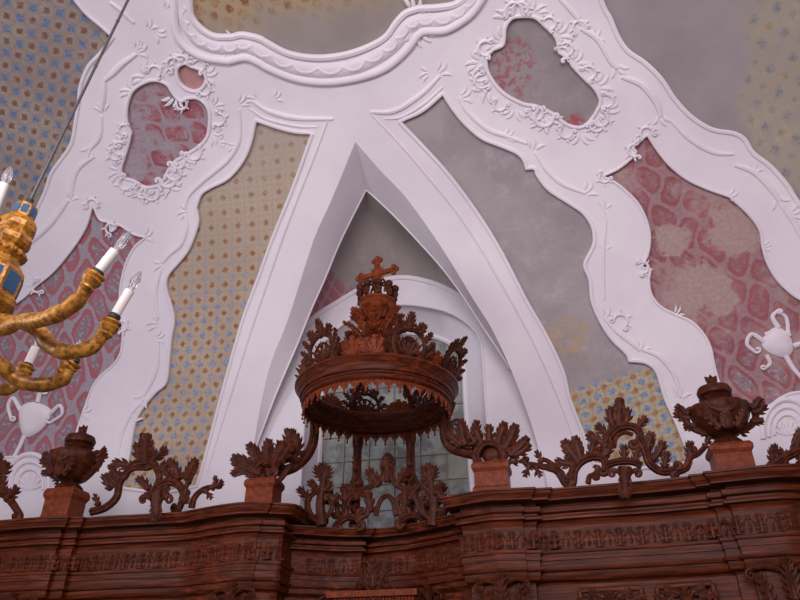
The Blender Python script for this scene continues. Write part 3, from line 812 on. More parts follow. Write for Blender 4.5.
# ---- white stucco reliefs on the red fields and shells at the vault foot
def stucco_vase(pts_cup, handles, stem, label, center):
    root = thing('stucco_vase', label, 'relief', VG.at(*center))
    k0 = (sum(p[0] for p in pts_cup) / len(pts_cup), sum(p[1] for p in pts_cup) / len(pts_cup)); z = lambda p: (k0[0] + (p[0] - k0[0]) * 1.22, k0[1] + (p[1] - k0[1]) * 1.22)
    pts_cup = [z(p) for p in pts_cup]; handles = [([z(p) for p in h[0]], h[1] * 1.35, h[2], h[3]) for h in handles]; stem = [z(p) for p in stem]
    m = MB(); cs = catmull(pts_cup, 3, True); loop = [xs_of(on_vault(a, b)) for a, b in cs]
    V2, T = tess(loop, [], .08); d = [edge_dist((p.x, p.y), [loop]) for p in V2]
    m.add([VS(p.x, p.y, .02 + .07 * min(q / .08, 1) ** .5) for p, q in zip(V2, d)], T); m.add([VS(x, s, .02) for x, s in loop] + [VS(x, s, 0) for x, s in loop], [(i, (i + 1) % len(loop), len(loop) + (i + 1) % len(loop), len(loop) + i) for i in range(len(loop))])
    kx, ky = k0; zs_ = VG.at(kx, ky); sz = 9
    m.build('basket', M_WHITE, root)
    m = MB()
    for q in range(5): finger(m, VG, kx, ky + 8, R_(50 + 20 * q), sz * 1.7, 1.5, 0, 4.2, 5.2)
    stroke(m, VG, [(kx - 13, ky - 9), (kx - 5, ky - 12), (kx + 5, ky - 12), (kx + 13, ky - 8)], 1.6, .8, 2.2, 6, 4)
    m.build('fluting', M_WHITE, root)
    for h in handles:
        m = MB(); scroll(m, VG, h[0], h[1], h[1] * .7, h[2], h[3], .9, 1.5, 7, True); m.build('scroll_handle', M_WHITE, root)
    m = MB(); stroke(m, VG, stem, lambda t: 2.6 - .8 * t, .8, 1.4, 7, 4); m.build('stem', M_WHITE, root)
    return root


stucco_vase([(23, 410), (34, 405), (48, 411), (46, 421), (38, 430), (27, 434), (23, 424)],
            [([(24, 412), (18, 402), (14, 408), (16, 418)], 1.8, None, (3, .9, 1)), ([(48, 415), (56, 408), (58, 415), (50, 421)], 1.6, None, (4, .9, -1)), ([(38, 405), (40, 398), (43, 396)], 2.0, None, (2.5, .8, -1))],
            [(27, 433), (23, 442), (17, 453), (12, 462)], 'white stucco vase relief on the red field under the chandelier arms', (32, 420))
stucco_vase([(766, 338), (776, 330), (786, 336), (790, 348), (784, 355), (772, 352), (765, 346)],
            [([(766, 342), (756, 336), (752, 344), (758, 350)], 1.8, None, (3.5, .9, 1)), ([(768, 353), (771, 360), (767, 364)], 1.6, None, (2.5, .9, -1)), ([(778, 331), (773, 322), (777, 317)], 2.0, None, (2.5, .8, -1)), ([(786, 336), (784, 322), (776, 318)], 1.6, None, None), ([(790, 346), (798, 343), (803, 340)], 2.2, None, None)],
            [(784, 354), (790, 364), (797, 372), (806, 384)], 'white stucco vase relief on the red field at the right edge', (776, 342))


def stucco_shell(cx, cy, r, label):
    root = thing('stucco_shell', label, 'relief', VW.at(cx, cy))
    for k, q in enumerate((1.0, .76, .52)):
        m = MB(); pts = [(cx + q * r * math.cos(a) * .82, cy - q * r * math.sin(a) * 1.05) for a in [R_(-15 + 210 * i / 14) for i in range(15)]]
        stroke(m, VW, pts, (2.6, 2.0, 1.6)[k], .9, 1, 7, 2); m.build('shell_rib', M_WHITE, root)
    m = MB()
    for k in range(7): finger(m, VW, cx, cy + 4, R_(20 + 140 * k / 6), r * .5, 2.2, 0, 0, 2)
    m.build('shell_fluting', M_WHITE, root)
    return root


stucco_shell(33, 486, 30, 'white stucco shell relief behind the left carved urn')
stucco_shell(786, 432, 30, 'white stucco shell relief behind the right carved urn')


# ------------------------------------------------------------------ choir stalls: moulded entablature swept along the plan
def sweep_plan(plan, prof, ztop, closed_back=True):
    """plan: front line seen from above (x increasing); prof: (depth behind front, height below top)"""
    n = len(plan); P = [Vector(p) for p in plan]; M_ = []
    for i in range(n):
        ns = []
        if i > 0: d = (P[i] - P[i - 1]).normalized(); ns.append(Vector((-d.y, d.x)))
        if i < n - 1: d = (P[i + 1] - P[i]).normalized(); ns.append(Vector((-d.y, d.x)))
        if len(ns) == 2:
            b = ns[0] + ns[1]; b = b / max(b.dot(ns[0]), .35)
        else: b = ns[0]
        M_.append(b)
    mb = MB(); vs = []
    for i in range(n):
        for d, dz in prof: q = P[i] + M_[i] * d; vs.append((q.x, q.y, ztop + dz))
    k = len(prof)
    mb.add(vs, [(i * k + j, (i + 1) * k + j, (i + 1) * k + j + 1, i * k + j + 1) for i in range(n - 1) for j in range(k - 1)])
    mb.add([vs[j] for j in range(k)], [tuple(range(k))]); mb.add([vs[(n - 1) * k + j] for j in range(k)], [tuple(range(k - 1, -1, -1))])
    return mb


def plan_smooth(pts):
    q = catmull(pts, 4); cs = [p[:2] for p in pts if len(p) > 2 and p[-1] == 'c']; out = []
    for i, p in enumerate(q):
        d = min(math.hypot(p[0] - c[0], p[1] - c[1]) for c in cs)
        if d < 1e-6 or d > .33: out.append(p)
    return out


P_CROWN = [(.55, 0), (0, 0), (0, -.022), (.018, -.028), (.02, -.045), (.03, -.065), (.055, -.088), (.06, -.105), (.06, -.118), (.10, -.122), (.215, -.112)]
P_BED = [(.215, -.105), (.215, -.15), (.165, -.172), (.16, -.222), (.17, -.232), (.205, -.240), (.205, -.258), (.18, -.266), (.175, -.282), (.16, -.29), (.16, -.312), (.21, -.322), (.23, -.35), (.235, -.385)]
P_FRIEZE = [(.235, -.38), (.235, -.635)]
P_ARCH = [(.235, -.63), (.20, -.638), (.193, -.658), (.20, -.676), (.215, -.68), (.215, -.745), (.228, -.75), (.228, -.82), (.20, -.828), (.195, -.845), (.205, -.862), (.235, -.866), (.235, -.935), (.25, -.955), (.29, -.97), (.30, -.99)]
P_PANEL = [(.30, -.985), (.30, -3.88)]


def norm_at(plan, x):
    for a, b in zip(plan, plan[1:]):
        if a[0] <= x <= b[0] and b[0] - a[0] > 1e-6:
            t = (x - a[0]) / (b[0] - a[0]); d = Vector((b[0] - a[0], b[1] - a[1])).normalized()
            return a[1] + (b[1] - a[1]) * t, Vector((d.y, -d.x))
    return None


def stall(label, plan, ztop, loc, xr_leaf, panels=(), caps=(), hscale=1.0):
    root = thing('choir_stall', label, 'choir stall', loc)
    pl = plan_smooth(plan)
    sc = lambda pr: [(d, dz * hscale if dz > -3 else -ztop) for d, dz in pr]
    sweep_plan(pl, sc(P_CROWN), ztop).build('crown_cornice', M_WOOD, root)
    sweep_plan(pl, sc(P_BED), ztop).build('bed_moulding', M_WOOD, root)
    sweep_plan(pl, sc(P_FRIEZE), ztop).build('frieze', M_WOOD, root)
    sweep_plan(pl, sc(P_ARCH), ztop).build('architrave', M_WOOD, root)
    sweep_plan(pl, sc(P_PANEL), ztop).build('panelled_back', M_WOOD, root)
    # carved leaf-and-shell ornament along the frieze
    m = MB(); x = xr_leaf[0]; k = 0
    while x < xr_leaf[1]:
        q = norm_at(pl, x)
        if q:
            y, nv = q; N = Vector((nv.x, nv.y, 0)); U = Vector((-nv.y, nv.x, 0)); U = U if U.x > 0 else -U
            L = Local(Vector((x, y, ztop - .635 * hscale)) - N * .235, U, (0, 0, 1), N)
            if k % 2 == 0:
                leaf(m, L, 0, -1, 90, 19 * hscale, 9, 4, 0, -.4, 1.2, 1.0, 1.3)
            else:
                scroll(m, L, [(-6, -4), (-5, -12), (0, -17), (5, -12), (6, -4)], 1.2, 1.2, (2.2, .9, -1), (2.2, .9, 1), .9, -.3, 6, False)
                finger(m, L, 0, -2, R_(90), 12, 2.0, 0, .5, 2)
                finger(m, L, 0, -14, R_(70), 8, 1.2, .5, .5, 1); finger(m, L, 0, -14, R_(110), 8, 1.2, -.5, .5, 1)
        x += .115; k += 1
    m.build('carved_frieze', M_WOOD, root)
    for (x, w) in caps:
        y, nv = norm_at(pl, x); N = Vector((nv.x, nv.y, 0)); U = Vector((-nv.y, nv.x, 0)); U = U if U.x > 0 else -U
        L = Local(Vector((x, y, ztop - .93 * hscale)) - N * .27, U, (0, 0, 1), N)
        m = MB(); W_ = w * 50
        for sg in (-1, 1):
            scroll(m, L, [(sg * W_ * .15, 6), (sg * W_ * .5, 2), (sg * W_ * .85, 4)], 2.4, 2.0, None, (5, 1.2, -sg), .9, 2, 7)
            leaf(m, L, sg * W_ * .55, 34, 90 - sg * 8, 26, 12, 4, -sg * 15, 2, 8, 1.0, 2.0)
        leaf(m, L, 0, 34, 90, 30, 15, 5, 0, 2, 9, 1.0, 2.2); leaf(m, L, 0, 10, 90, 14, 10, 4, 0, 3, 8, 1.1, 1.6)
        m.build('capital', M_CARV, root)
        m = MB(); b0 = L.at(-W_, 36, -.02); q = []
        for uu in (-W_ * .82, W_ * .82): q.append(uu)
        vs = [L.at(q[0], 36, -.03), L.at(q[1], 36, -.03), L.at(q[1], 36, .04), L.at(q[0], 36, .04), L.at(q[0], 285, -.03), L.at(q[1], 285, -.03), L.at(q[1], 285, .04), L.at(q[0], 285, .04)]
        m.add(vs, [(0, 1, 2, 3), (7, 6, 5, 4), (3, 2, 6, 7), (0, 3, 7, 4), (1, 5, 6, 2)])
        for t in (-.5, 0, .5): m.sweep([L.at(W_ * t, 37, .04), L.at(W_ * t, 284, .04)], W_ * .0022, L.n, .8, 6)
        m.build('pilaster', M_WOOD, root, smooth=False)
    for (xa, xb) in panels:
        ya, nv = norm_at(pl, xa + .01); yb, _n = norm_at(pl, xb - .01)
        U = (Vector((xb, yb, 0)) - Vector((xa, ya, 0))); wid = U.length * 100; U.normalize(); N = Vector((U.y, -U.x, 0))
        L = Local(Vector((xa, ya, ztop - 1.02 * hscale)) - N * .30, U, (0, 0, 1), N)
        m = MB(); fr = [(3, 4), (wid - 3, 4), (wid - 3, 180), (3, 180), (3, 4)]
        for a, b in zip(fr, fr[1:]): stroke(m, L, [a, b], 3.0, .8, 1, 6, 1)
        m.build('panel_frame', M_WOOD, root)
        m = MB(); c = wid / 2
        for sg in (-1, 1):
            scroll(m, L, [(c + sg * 2, 20), (c + sg * wid * .12, 11), (c + sg * wid * .25, 12), (c + sg * wid * .36, 22)], 2.2, 2.0, None, (6, 1.1, -sg), .9, 1, 7)
            leaf(m, L, c + sg * wid * .10, 12, 90 - sg * 62, wid * .22, 10, 5, -sg * 30, 1, 5, 1, 1.5)
            leaf(m, L, c + sg * wid * .22, 14, 270 + sg * 45, wid * .18, 9, 4, sg * 30, 1, 5, 1, 1.5)
            leaf(m, L, c + sg * wid * .36, 14, 90 - sg * 75, wid * .12, 8, 4, -sg * 60, 1, 5, 1, 1.4)
        leaf(m, L, c, 30, 90, 24, 11, 5, 0, 1, 6, 1, 1.8)
        m.build('carved_foliage', M_CARV, root)
    return root


ZT = 3.88
PLAN_L = [(-10.2, 8.0, 'c'), (-8.3, 8.0), (-7.9, 7.97), (-7.43, 7.9), (-6.81, 7.88), (-6.42, 7.93, 'c'), (-6.42, 7.985, 'c'), (-6.24, 8.0, 'c'), (-6.24, 8.05, 'c'), (-5.86, 8.04), (-5.31, 8.07), (-4.9, 8.08), (-4.66, 8.01), (-4.4, 7.93), (-4.1, 7.86), (-3.82, 7.84), (-3.58, 7.91, 'c'), (-3.58, 7.96, 'c'), (-3.40, 8.03, 'c'), (-3.33, 8.10, 'c'), (-3.36, 9.9, 'c')]
PLAN_R = [(-1.50, 9.9, 'c'), (-1.57, 8.22, 'c'), (-1.36, 8.13), (-1.05, 8.03), (-.84, 8.0), (-.60, 8.04, 'c'), (-.42, 8.05, 'c'), (-.42, 8.10, 'c'), (-.24, 8.11, 'c'), (-.24, 8.16, 'c'), (.18, 8.13), (.72, 8.11), (1.22, 8.05, 'c'), (1.22, 7.99, 'c'), (1.36, 7.97, 'c'), (1.36, 7.91, 'c'), (1.60, 7.87), (1.91, 7.83), (2.13, 7.83), (2.40, 7.90), (2.8, 8.05), (3.6, 8.1), (4.8, 8.1, 'c')]
stall_l = stall('carved dark oak choir stall entablature left of the canopy', PLAN_L, ZT, (-6, 8.3, 0), (-9.6, -3.45), [(-6.1, -4.75)], [(-7.1, .75), (-4.1, .62)])
stall_r = stall('carved dark oak choir stall entablature right of the canopy', PLAN_R, ZT, (1, 8.3, 0), (-1.42, 4.2), [(-.12, .58), (.64, 1.24)], [(-.95, .62), (1.95, .8)])
ZC = 3.72
PLAN_C = [(-3.62, 8.36, 'c'), (-3.1, 8.66), (-2.8, 8.78), (-2.53, 8.83, 'c'), (-2.53, 8.89, 'c'), (-2.2, 8.82), (-1.95, 8.70), (-1.25, 8.28, 'c')]
stall_c = stall('recessed dark oak throne back under the round canopy', PLAN_C, ZC, (-2.4, 9.0, 0), (-3.25, -1.68), [], [(-2.98, .34), (-1.98, .34)], .82)
Lc = Local((-2.47, 8.62, 3.05), (1, 0, 0), (0, 0, 1), (0, -1, 0))
m = MB()
for sg in (-1, 1):
    scroll(m, Lc, [(sg * 4, 14), (sg * 14, 2), (sg * 24, 8), (sg * 30, 18)], 2.6, 2.2, (5, 1, sg), (6, 1, -sg), .9, 2, 7)
    leaf(m, Lc, sg * 6, 6, 90 - sg * 40, 26, 12, 5, sg * 30, 2, 8, 1, 2)
leaf(m, Lc, 0, 8, 90, 32, 14, 5, 0, 3, 9, 1, 2.3)
m.build('carved_crest', M_CARV, stall_c)
m = MB()
q = [(-2.95 + .04 * i) for i in range(25)]
for x in q: m.sweep([Vector((x, 8.60, 2.86)), Vector((x, 8.58, 2.70)), Vector((x, 8.60, 2.62))], [.016, .02, .008], None, 1, 6)
m.box((-3.05, 8.55, 2.86), (-1.93, 8.75, 2.93))
m.build('baluster_fringe', M_CARVR, stall_c)


# ------------------------------------------------------------------ crest carvings on top of the stalls
def part(root, name, fn, mat=None):
    m = MB(); fn(m); return m.build(name, mat or M_CARV, root)


def pedestal(root, cx, cy_bottom, wpx, hpx, Y, mat=None):
    """moulded block, top and bottom given as picture rows on the plane Y"""
    b = on_y(cx, cy_bottom, Y); t = on_y(cx, cy_bottom - hpx, Y); s = scale_at(Plane(Y), cx, cy_bottom); w = wpx * s / 2
    z0, z1 = ZT - .005, t.z; m = MB(); h = z1 - z0; cxw = b.x
    prof = [(1.12, 0), (1.12, .10), (1.0, .18), (1.0, .66), (1.05, .70), (1.14, .78), (1.14, .90), (1.02, 1.0)]
    vs = []
    for k, zz in prof:
        for sx, sy in ((-1, -1), (1, -1), (1, 1), (-1, 1)): vs.append((cxw + sx * w * k, Y + sy * w * k * .8, z0 + h * zz))
    fs = [(4 * i + j, 4 * i + (j + 1) % 4, 4 * i + 4 + (j + 1) % 4, 4 * i + 4 + j) for i in range(len(prof) - 1) for j in range(4)] + [(3, 2, 1, 0), tuple(range(4 * len(prof) - 4, 4 * len(prof)))]
    m.add(vs, fs); m.build('pedestal', M_CARVR, root, smooth=False)
    return Vector((cxw, Y, z1)), s


def urn(cx, yb, pw, ph, label, k, Y=8.22):
    """k: size in picture units of the urn body (half width of bowl)"""
    base = on_y(cx, yb, Y)
    root = thing('carved_urn', label, 'urn', (base.x, Y, ZT))
    top, s = pedestal(root, cx, yb, pw, ph, Y)
    u = k * s; T = Matrix.Translation(top)
    m = MB(); m.lathe([(u * .46, 0), (u * .52, u * .10), (u * .42, u * .20), (u * .30, u * .26), (u * .38, u * .34)], T, 24); m.build('foot', M_CARV, root)
    m = MB(); m.lathe([(u * .38, u * .32), (u * .58, u * .46), (u * .76, u * .70), (u * .92, u * 1.02), (u * 1.0, u * 1.28), (u * .97, u * 1.40), (u * .6, u * 1.47)], T, 40, (12, .035)); m.build('bowl', M_CARV, root)
    m = MB(); m.lathe([(u * .44, u * 1.45), (u * .40, u * 1.52), (u * .46, u * 1.62), (u * .56, u * 1.74), (u * .44, u * 1.80), (u * .56, u * 1.86), (u * .59, u * 1.98), (u * .52, u * 2.14), (u * .24, u * 2.26), (u * .15, u * 2.34)], T, 28); m.build('lid', M_CARV, root)
    L = Local(top + Vector((0, -u * .75, 0)), (1, 0, 0), (0, 0, 1), (0, -1, 0)); cm = u * 100
    def fin(m):
        for a in (60, 90, 120): finger(m, Local(top, (1, 0, 0), (0, 0, 1), (0, -1, 0)), 0, -cm * 2.30, R_(a), cm * .36, cm * .13, (90 - a) * -.01, 0, 1)
        m.ball(top + Vector((0, 0, u * 2.38)), u * .15)
    part(root, 'finial', fin)
    def swag(m):
        stroke(m, L, [(-cm * .55, -cm * 1.36), (-cm * .3, -cm * 1.10), (0, -cm * 1.0), (cm * .3, -cm * 1.10), (cm * .55, -cm * 1.36)], lambda t: cm * (.05 + .09 * math.sin(math.pi * t)), .9, 3, 8, 3)
        for q in range(-2, 3): finger(m, L, q * cm * .1, -cm * 1.38, R_(270), cm * .34, cm * .06, 0, 3, 6)
        leaf(m, L, 0, -cm * .38, 90, cm * .52, cm * .32, 5, 0, 1, 5, 1, cm * .07)
        for sg in (-1, 1): leaf(m, L, sg * cm * .24, -cm * .40, 90 - sg * 42, cm * .66, cm * .26, 4, sg * 20, 1, 4, 1, cm * .07)
    part(root, 'shell_swag', swag)
    for sg in (-1, 1):
        L2 = Local(top, (1, 0, 0), (0, 0, 1), (0, -1, 0))
        def hnd(m):
            scroll(m, L2, [(sg * cm * .55, -cm * .50), (sg * cm * .95, -cm * .72), (sg * cm * 1.15, -cm * 1.05), (sg * cm * 1.02, -cm * 1.34)], cm * .13, cm * .10, None, (cm * .16, 1, sg), .9, 0, 8)
            leaf(m, L2, sg * cm * 1.02, -cm * 1.08, 90 - sg * 85, cm * .50, cm * .30, 4, sg * 50, 2, 6, 1, cm * .07)
            leaf(m, L2, sg * cm * 1.02, -cm * 1.22, 90 - sg * 60, cm * .46, cm * .28, 4, sg * 20, 3, 8, 1, cm * .07)
            leaf(m, L2, sg * cm * .92, -cm * .80, 90 - sg * 112, cm * .34, cm * .24, 4, sg * 30, 2, 6, 1, cm * .06)
            for q in range(6): finger(m, L2, sg * cm * (.52 + .10 * q), -cm * (.40 + .12 * q), R_(270 + sg * 42), cm * .22, cm * .07, sg * .6, 1, 3)
        part(root, 'leaf_handle', hnd)
    return root


urn(63, 512, 30, 21, 'lidded oak urn on pedestal, left of the openwork cresting below the chandelier', 26.5, 8.25)
urn(733, 468, 36, 22, 'lidded oak urn on pedestal at the right end of the stalls', 30, 8.22)


def palmette(cx, yb, pw, ph, label, shell, leaves, volutes, Y=8.22, shell_r=11):
    s0 = scale_at(Plane(Y), cx, yb)
    base = on_y(cx, yb, Y); root = thing('carved_palmette', label, 'carving', (base.x, Y, ZT)); pedestal(root, cx, yb, pw, ph, Y)
    PS = Plane(Y - .08)
    for q in volutes: part(root, 'volute', lambda m: scroll(m, PS, q[0], q[1] * 1.35, q[2] * 1.35, *q[3:]))
    part(root, 'roundel', lambda m: m.ball(Plane(Y).at(*shell), shell_r * s0, (1, .45, 1), 20, 10))
    for q in leaves: part(root, 'acanthus_leaf', lambda m: leaf(m, PS, *q, fw=max(q[3] * .11, 1.4)))
    return root


palmette(263, 501, 29, 20, 'oak shell palmette on pedestal left of the canopy', (266, 470),
         [(262, 474, 168, 30, 12, 5, -25), (256, 472, 140, 26, 12, 5, 20), (262, 466, 115, 24, 11, 5, 10), (268, 466, 90, 26, 11, 5, -15), (274, 466, 65, 26, 11, 5, -15), (280, 462, 45, 22, 9, 4, 20), (248, 470, 185, 16, 8, 4, 40), (266, 478, 190, 18, 8, 4, 30)],
         [([(256, 480), (254, 470), (262, 460), (272, 462), (276, 470)], 3.2, 2.4, (4, 1, -1), (4.5, 1.4, -1)), ([(258, 482), (268, 485), (280, 480), (288, 470), (292, 466)], 2.6, 2, (3, 1, 1), None)])
palmette(493, 487, 33, 22, 'oak shell palmette on pedestal right of the canopy', (492, 454),
         [(490, 446, 92, 20, 9, 4, 0), (498, 446, 76, 24, 10, 5, -10), (504, 450, 56, 28, 11, 5, 15), (510, 456, 35, 26, 10, 5, 20), (482, 446, 108, 20, 8, 4, 10), (514, 456, 20, 20, 9, 4, 30), (508, 462, -10, 14, 7, 3, 20), (476, 444, 125, 16, 7, 3, 0)],
         [([(480, 466), (476, 455), (484, 444), (496, 444), (503, 452), (503, 462)], 3.4, 2.6, (4, .6, -1), (6.5, 1.4, -1)), ([(484, 464), (492, 466), (502, 462), (508, 454)], 2.4, 2, None, (3, 1, 1))])

# ---- openwork crestings; strokes drawn as picture coordinates on the plane the carving stands in
def cresting(label, scrolls, leaves, Y, pend=None, name='openwork_cresting', mat=None):
    xs = [p[0] for q in scrolls for p in q[0]]; c = on_y(sum(xs) / len(xs), 500, Y)
    root = thing(name, label, 'carving', (c.x, Y, ZT)); PS = Plane(Y)
    for q in scrolls: part(root, 'scroll', lambda m: scroll(m, PS, q[0], q[1] * 1.22, q[2] * 1.22, *q[3:]), mat)
    for q in leaves: part(root, 'acanthus_leaf', lambda m: leaf(m, PS, *q[:3], q[3] * 1.05, q[4] * 1.12, *q[5:], fw=max(q[3] * .115, 1.4)), mat)
    if pend:
        x, y, h = pend
        PP = Plane(Y - .24)
        def pd(m):
            leaf(m, PP, x, y - 6, 270, h * 1.5, h * .8, 5, 0, 1, 5, 1, 2.2)
            for sg in (-1, 1): scroll(m, PP, [(x + sg * 1, y + 2), (x + sg * 4, y - 8), (x + sg * 9, y - 11)], 3.2, 2.4, None, (4.5, 1, -sg), .9, 1, 8)
            stroke(m, PP, [(x, y - 14), (x, y - 4), (x + .5, y + h * .55), (x + 1, y + h)], lambda t: 7 - 5.4 * t, .9, 2, 9, 4)
            m.sweep([PP.at(x, y - 10, 0), Plane(Y).at(x, y - 12, 0)], .05, None, 1, 6)
        part(root, 'pendant_leaf', pd, mat)
    return root


cresting('openwork oak scroll cresting between the left urn and the left palmette',
         [([(92, 512), (106, 508), (117, 498), (120, 485), (126, 474), (135, 468), (148, 468)], 3.6, 2.8, None, (4, .8, 1)),
          ([(126, 476), (132, 466), (144, 462), (156, 467), (160, 478), (156, 490)], 3.2, 3, (4, .9, -1), None),
          ([(152, 500), (158, 488), (170, 482), (180, 486), (184, 496), (180, 508)], 4.0, 3, None, (4, .8, -1)),
          ([(146, 496), (156, 492), (166, 486)], 3.2, 2.6, None, None),
          ([(192, 508), (195, 498), (203, 490), (213, 487), (222, 487)], 3.0, 1.8, None, None),
          ([(165, 486), (172, 476), (184, 476), (190, 484)], 2.6, 2.2, (3, 1, -1), None),
          ([(182, 500), (186, 488), (192, 478)], 2.8, 1.8, None, None)],
         [(146, 466, 82, 30, 12, 6, 12), (143, 465, 112, 20, 9, 4, -30), (152, 464, 55, 22, 9, 4, -40), (134, 468, 160, 18, 9, 4, 20), (156, 470, 10, 20, 9, 4, 30), (120, 486, 150, 14, 8, 4, -50), (112, 490, 120, 14, 8, 4, -20), (118, 482, 95, 16, 8, 4, 30),
          (188, 480, 70, 22, 9, 5, -20), (180, 480, 100, 18, 8, 4, 20), (172, 480, 120, 16, 8, 4, 10), (168, 486, 250, 14, 8, 4, 20), (188, 490, 250, 14, 8, 4, 30), (212, 488, 8, 14, 6, 4, 40), (206, 490, 300, 12, 6, 3, 20), (216, 486, 80, 8, 5, 3, 0), (162, 484, 230, 16, 9, 4, 0), (100, 506, 120, 10, 6, 3, -40), (150, 490, 120, 14, 8, 4, 30)],
         8.22, (157, 508, 13))
cresting('openwork oak scroll cresting between the right palmette and the right urn',
         [([(566, 484), (558, 472), (548, 468), (538, 466), (527, 464)], 3.6, 2.2, None, (3.5, .8, -1)),
          ([(538, 466), (544, 460), (554, 466), (562, 474)], 1.8, 2.4, None, None),
          ([(572, 482), (574, 470), (582, 461), (594, 457), (604, 460), (606, 470)], 4.2, 3.2, (4, .8, -1), (3.5, 1, -1)),
          ([(606, 450), (608, 438), (618, 428), (632, 427), (640, 434), (638, 444)], 4.6, 3.0, (5, .7, -1), (4.5, 1, -1)),
          ([(614, 448), (616, 438), (624, 433), (633, 435)], 2.0, 1.8, None, None),
          ([(640, 440), (646, 452), (650, 464), (662, 472), (676, 470)], 4.0, 3.4, None, (4, .8, 1)),
          ([(676, 472), (686, 468), (690, 458), (698, 454), (706, 446)], 3.4, 2.0, (3.5, .8, 1), None),
          ([(604, 466), (618, 462), (632, 462), (642, 466)], 3.4, 3.2, None, None),
          ([(588, 484), (590, 476), (596, 476)], 2.4, 1.8, None, (2.5, .8, -1))],
         [(619, 428, 92, 28, 9, 6, -8), (614, 428, 125, 20, 8, 4, -60), (624, 426, 60, 16, 8, 4, 50), (636, 430, 55, 14, 8, 4, -20), (606, 444, 165, 20, 9, 4, -25), (608, 436, 140, 14, 8, 4, 0),
          (578, 462, 130, 24, 10, 5, -10), (580, 460, 100, 22, 9, 5, 10), (576, 466, 165, 20, 9, 4, 20), (590, 457, 80, 16, 8, 4, -20), (604, 458, 60, 16, 8, 4, 0), (598, 466, 250, 14, 7, 3, 30), (624, 462, 90, 14, 8, 4, 0), (634, 462, 70, 12, 8, 4, 0),
          (646, 452, 70, 18, 9, 5, 10), (652, 460, 40, 20, 9, 4, 40), (664, 468, 80, 14, 8, 4, 0), (690, 458, 100, 14, 8, 4, -20), (696, 452, 150, 10, 7, 3, 0), (704, 448, 60, 10, 6, 3, 0), (530, 466, 240, 12, 7, 3, 20), (536, 466, 280, 12, 7, 3, 30), (542, 462, 120, 10, 6, 3, 0), (570, 478, 170, 14, 7, 3, -40), (594, 480, 60, 10, 6, 3, 0)],
         8.22, (625, 482, 15))
cresting('end of an oak cresting at the far left picture edge',
         [([(-30, 520), (-18, 508), (-8, 496), (4, 494), (12, 502), (20, 514)], 4, 3, None, (4, .9, -1)), ([(-20, 480), (-8, 472), (2, 476), (2, 486)], 4, 3, (4, .8, -1), (4, 1, -1))],
         [(-4, 478, 85, 24, 11, 5, -20), (2, 478, 50, 16, 9, 4, 20), (0, 496, 70, 20, 10, 5, 20), (6, 500, 30, 18, 9, 4, 20), (0, 484, 300, 18, 9, 4, 20), (-8, 500, 100, 30, 12, 5, 0)], 8.22)
cresting('end of an oak cresting beside the right urn at the picture edge',
         [([(768, 470), (776, 462), (788, 456), (800, 450), (816, 440), (830, 440)], 4, 3.4, (3, .7, 1), (5, 1, -1)), ([(806, 474), (812, 460), (826, 452)], 4, 3, None, (5, 1, -1))],
         [(778, 462, 110, 16, 8, 4, 0), (788, 456, 160, 16, 8, 4, 10), (794, 452, 70, 22, 9, 5, 10), (772, 466, 95, 16, 7, 4, 0), (800, 452, 40, 22, 9, 4, 30), (800, 456, 270, 16, 8, 4, 0), (786, 460, 250, 12, 7, 3, 0)], 8.22)

# ---- carving on the recessed back under the canopy
cresting('oak openwork carving on the throne back in front of the window',
         [([(345, 514), (349, 500), (360, 493), (370, 500), (368, 512)], 3.2, 2.6, (4, .8, -1), (5.5, 1.3, -1)),
          ([(422, 512), (416, 498), (406, 494), (397, 502), (400, 512)], 3.2, 2.6, (4, .8, 1), (5.5, 1.3, 1)),
          ([(350, 492), (364, 490), (378, 482), (386, 470)], 2.8, 2.2, None, (3.5, 1, 1)), ([(420, 488), (408, 490), (396, 484), (388, 470)], 2.8, 2.2, None, (3.5, 1, -1)),
          ([(376, 516), (380, 502), (388, 496), (394, 504), (396, 516)], 2.2, 2.2, None, None), ([(338, 524), (346, 518), (356, 518), (362, 524)], 3.4, 3, (3.5, 1, 1), (3.5, 1, -1)), ([(400, 522), (408, 516), (418, 516), (426, 521)], 3.4, 3, (3.5, 1, 1), (3.5, 1, -1)), ([(388, 470), (384, 462), (388, 455), (393, 460)], 2.6, 2, None, (3, 1, -1)),
          ([(326, 520), (322, 508), (328, 496), (336, 500), (338, 514)], 2.6, 2.2, (3, .8, -1), (3, 1, -1))],
         [(388, 482, 90, 24, 10, 5, 0), (380, 486, 130, 18, 9, 4, -10), (396, 486, 50, 18, 9, 4, 10), (358, 500, 120, 16, 8, 4, 20), (410, 500, 60, 16, 8, 4, -20), (330, 504, 100, 20, 9, 4, 0), (372, 512, 100, 20, 8, 4, 0), (404, 512, 80, 20, 8, 4, 0), (426, 508, 80, 22, 9, 4, 0), (346, 510, 90, 24, 9, 4, 0), (436, 504, 60, 20, 9, 4, 20)],
         8.78)
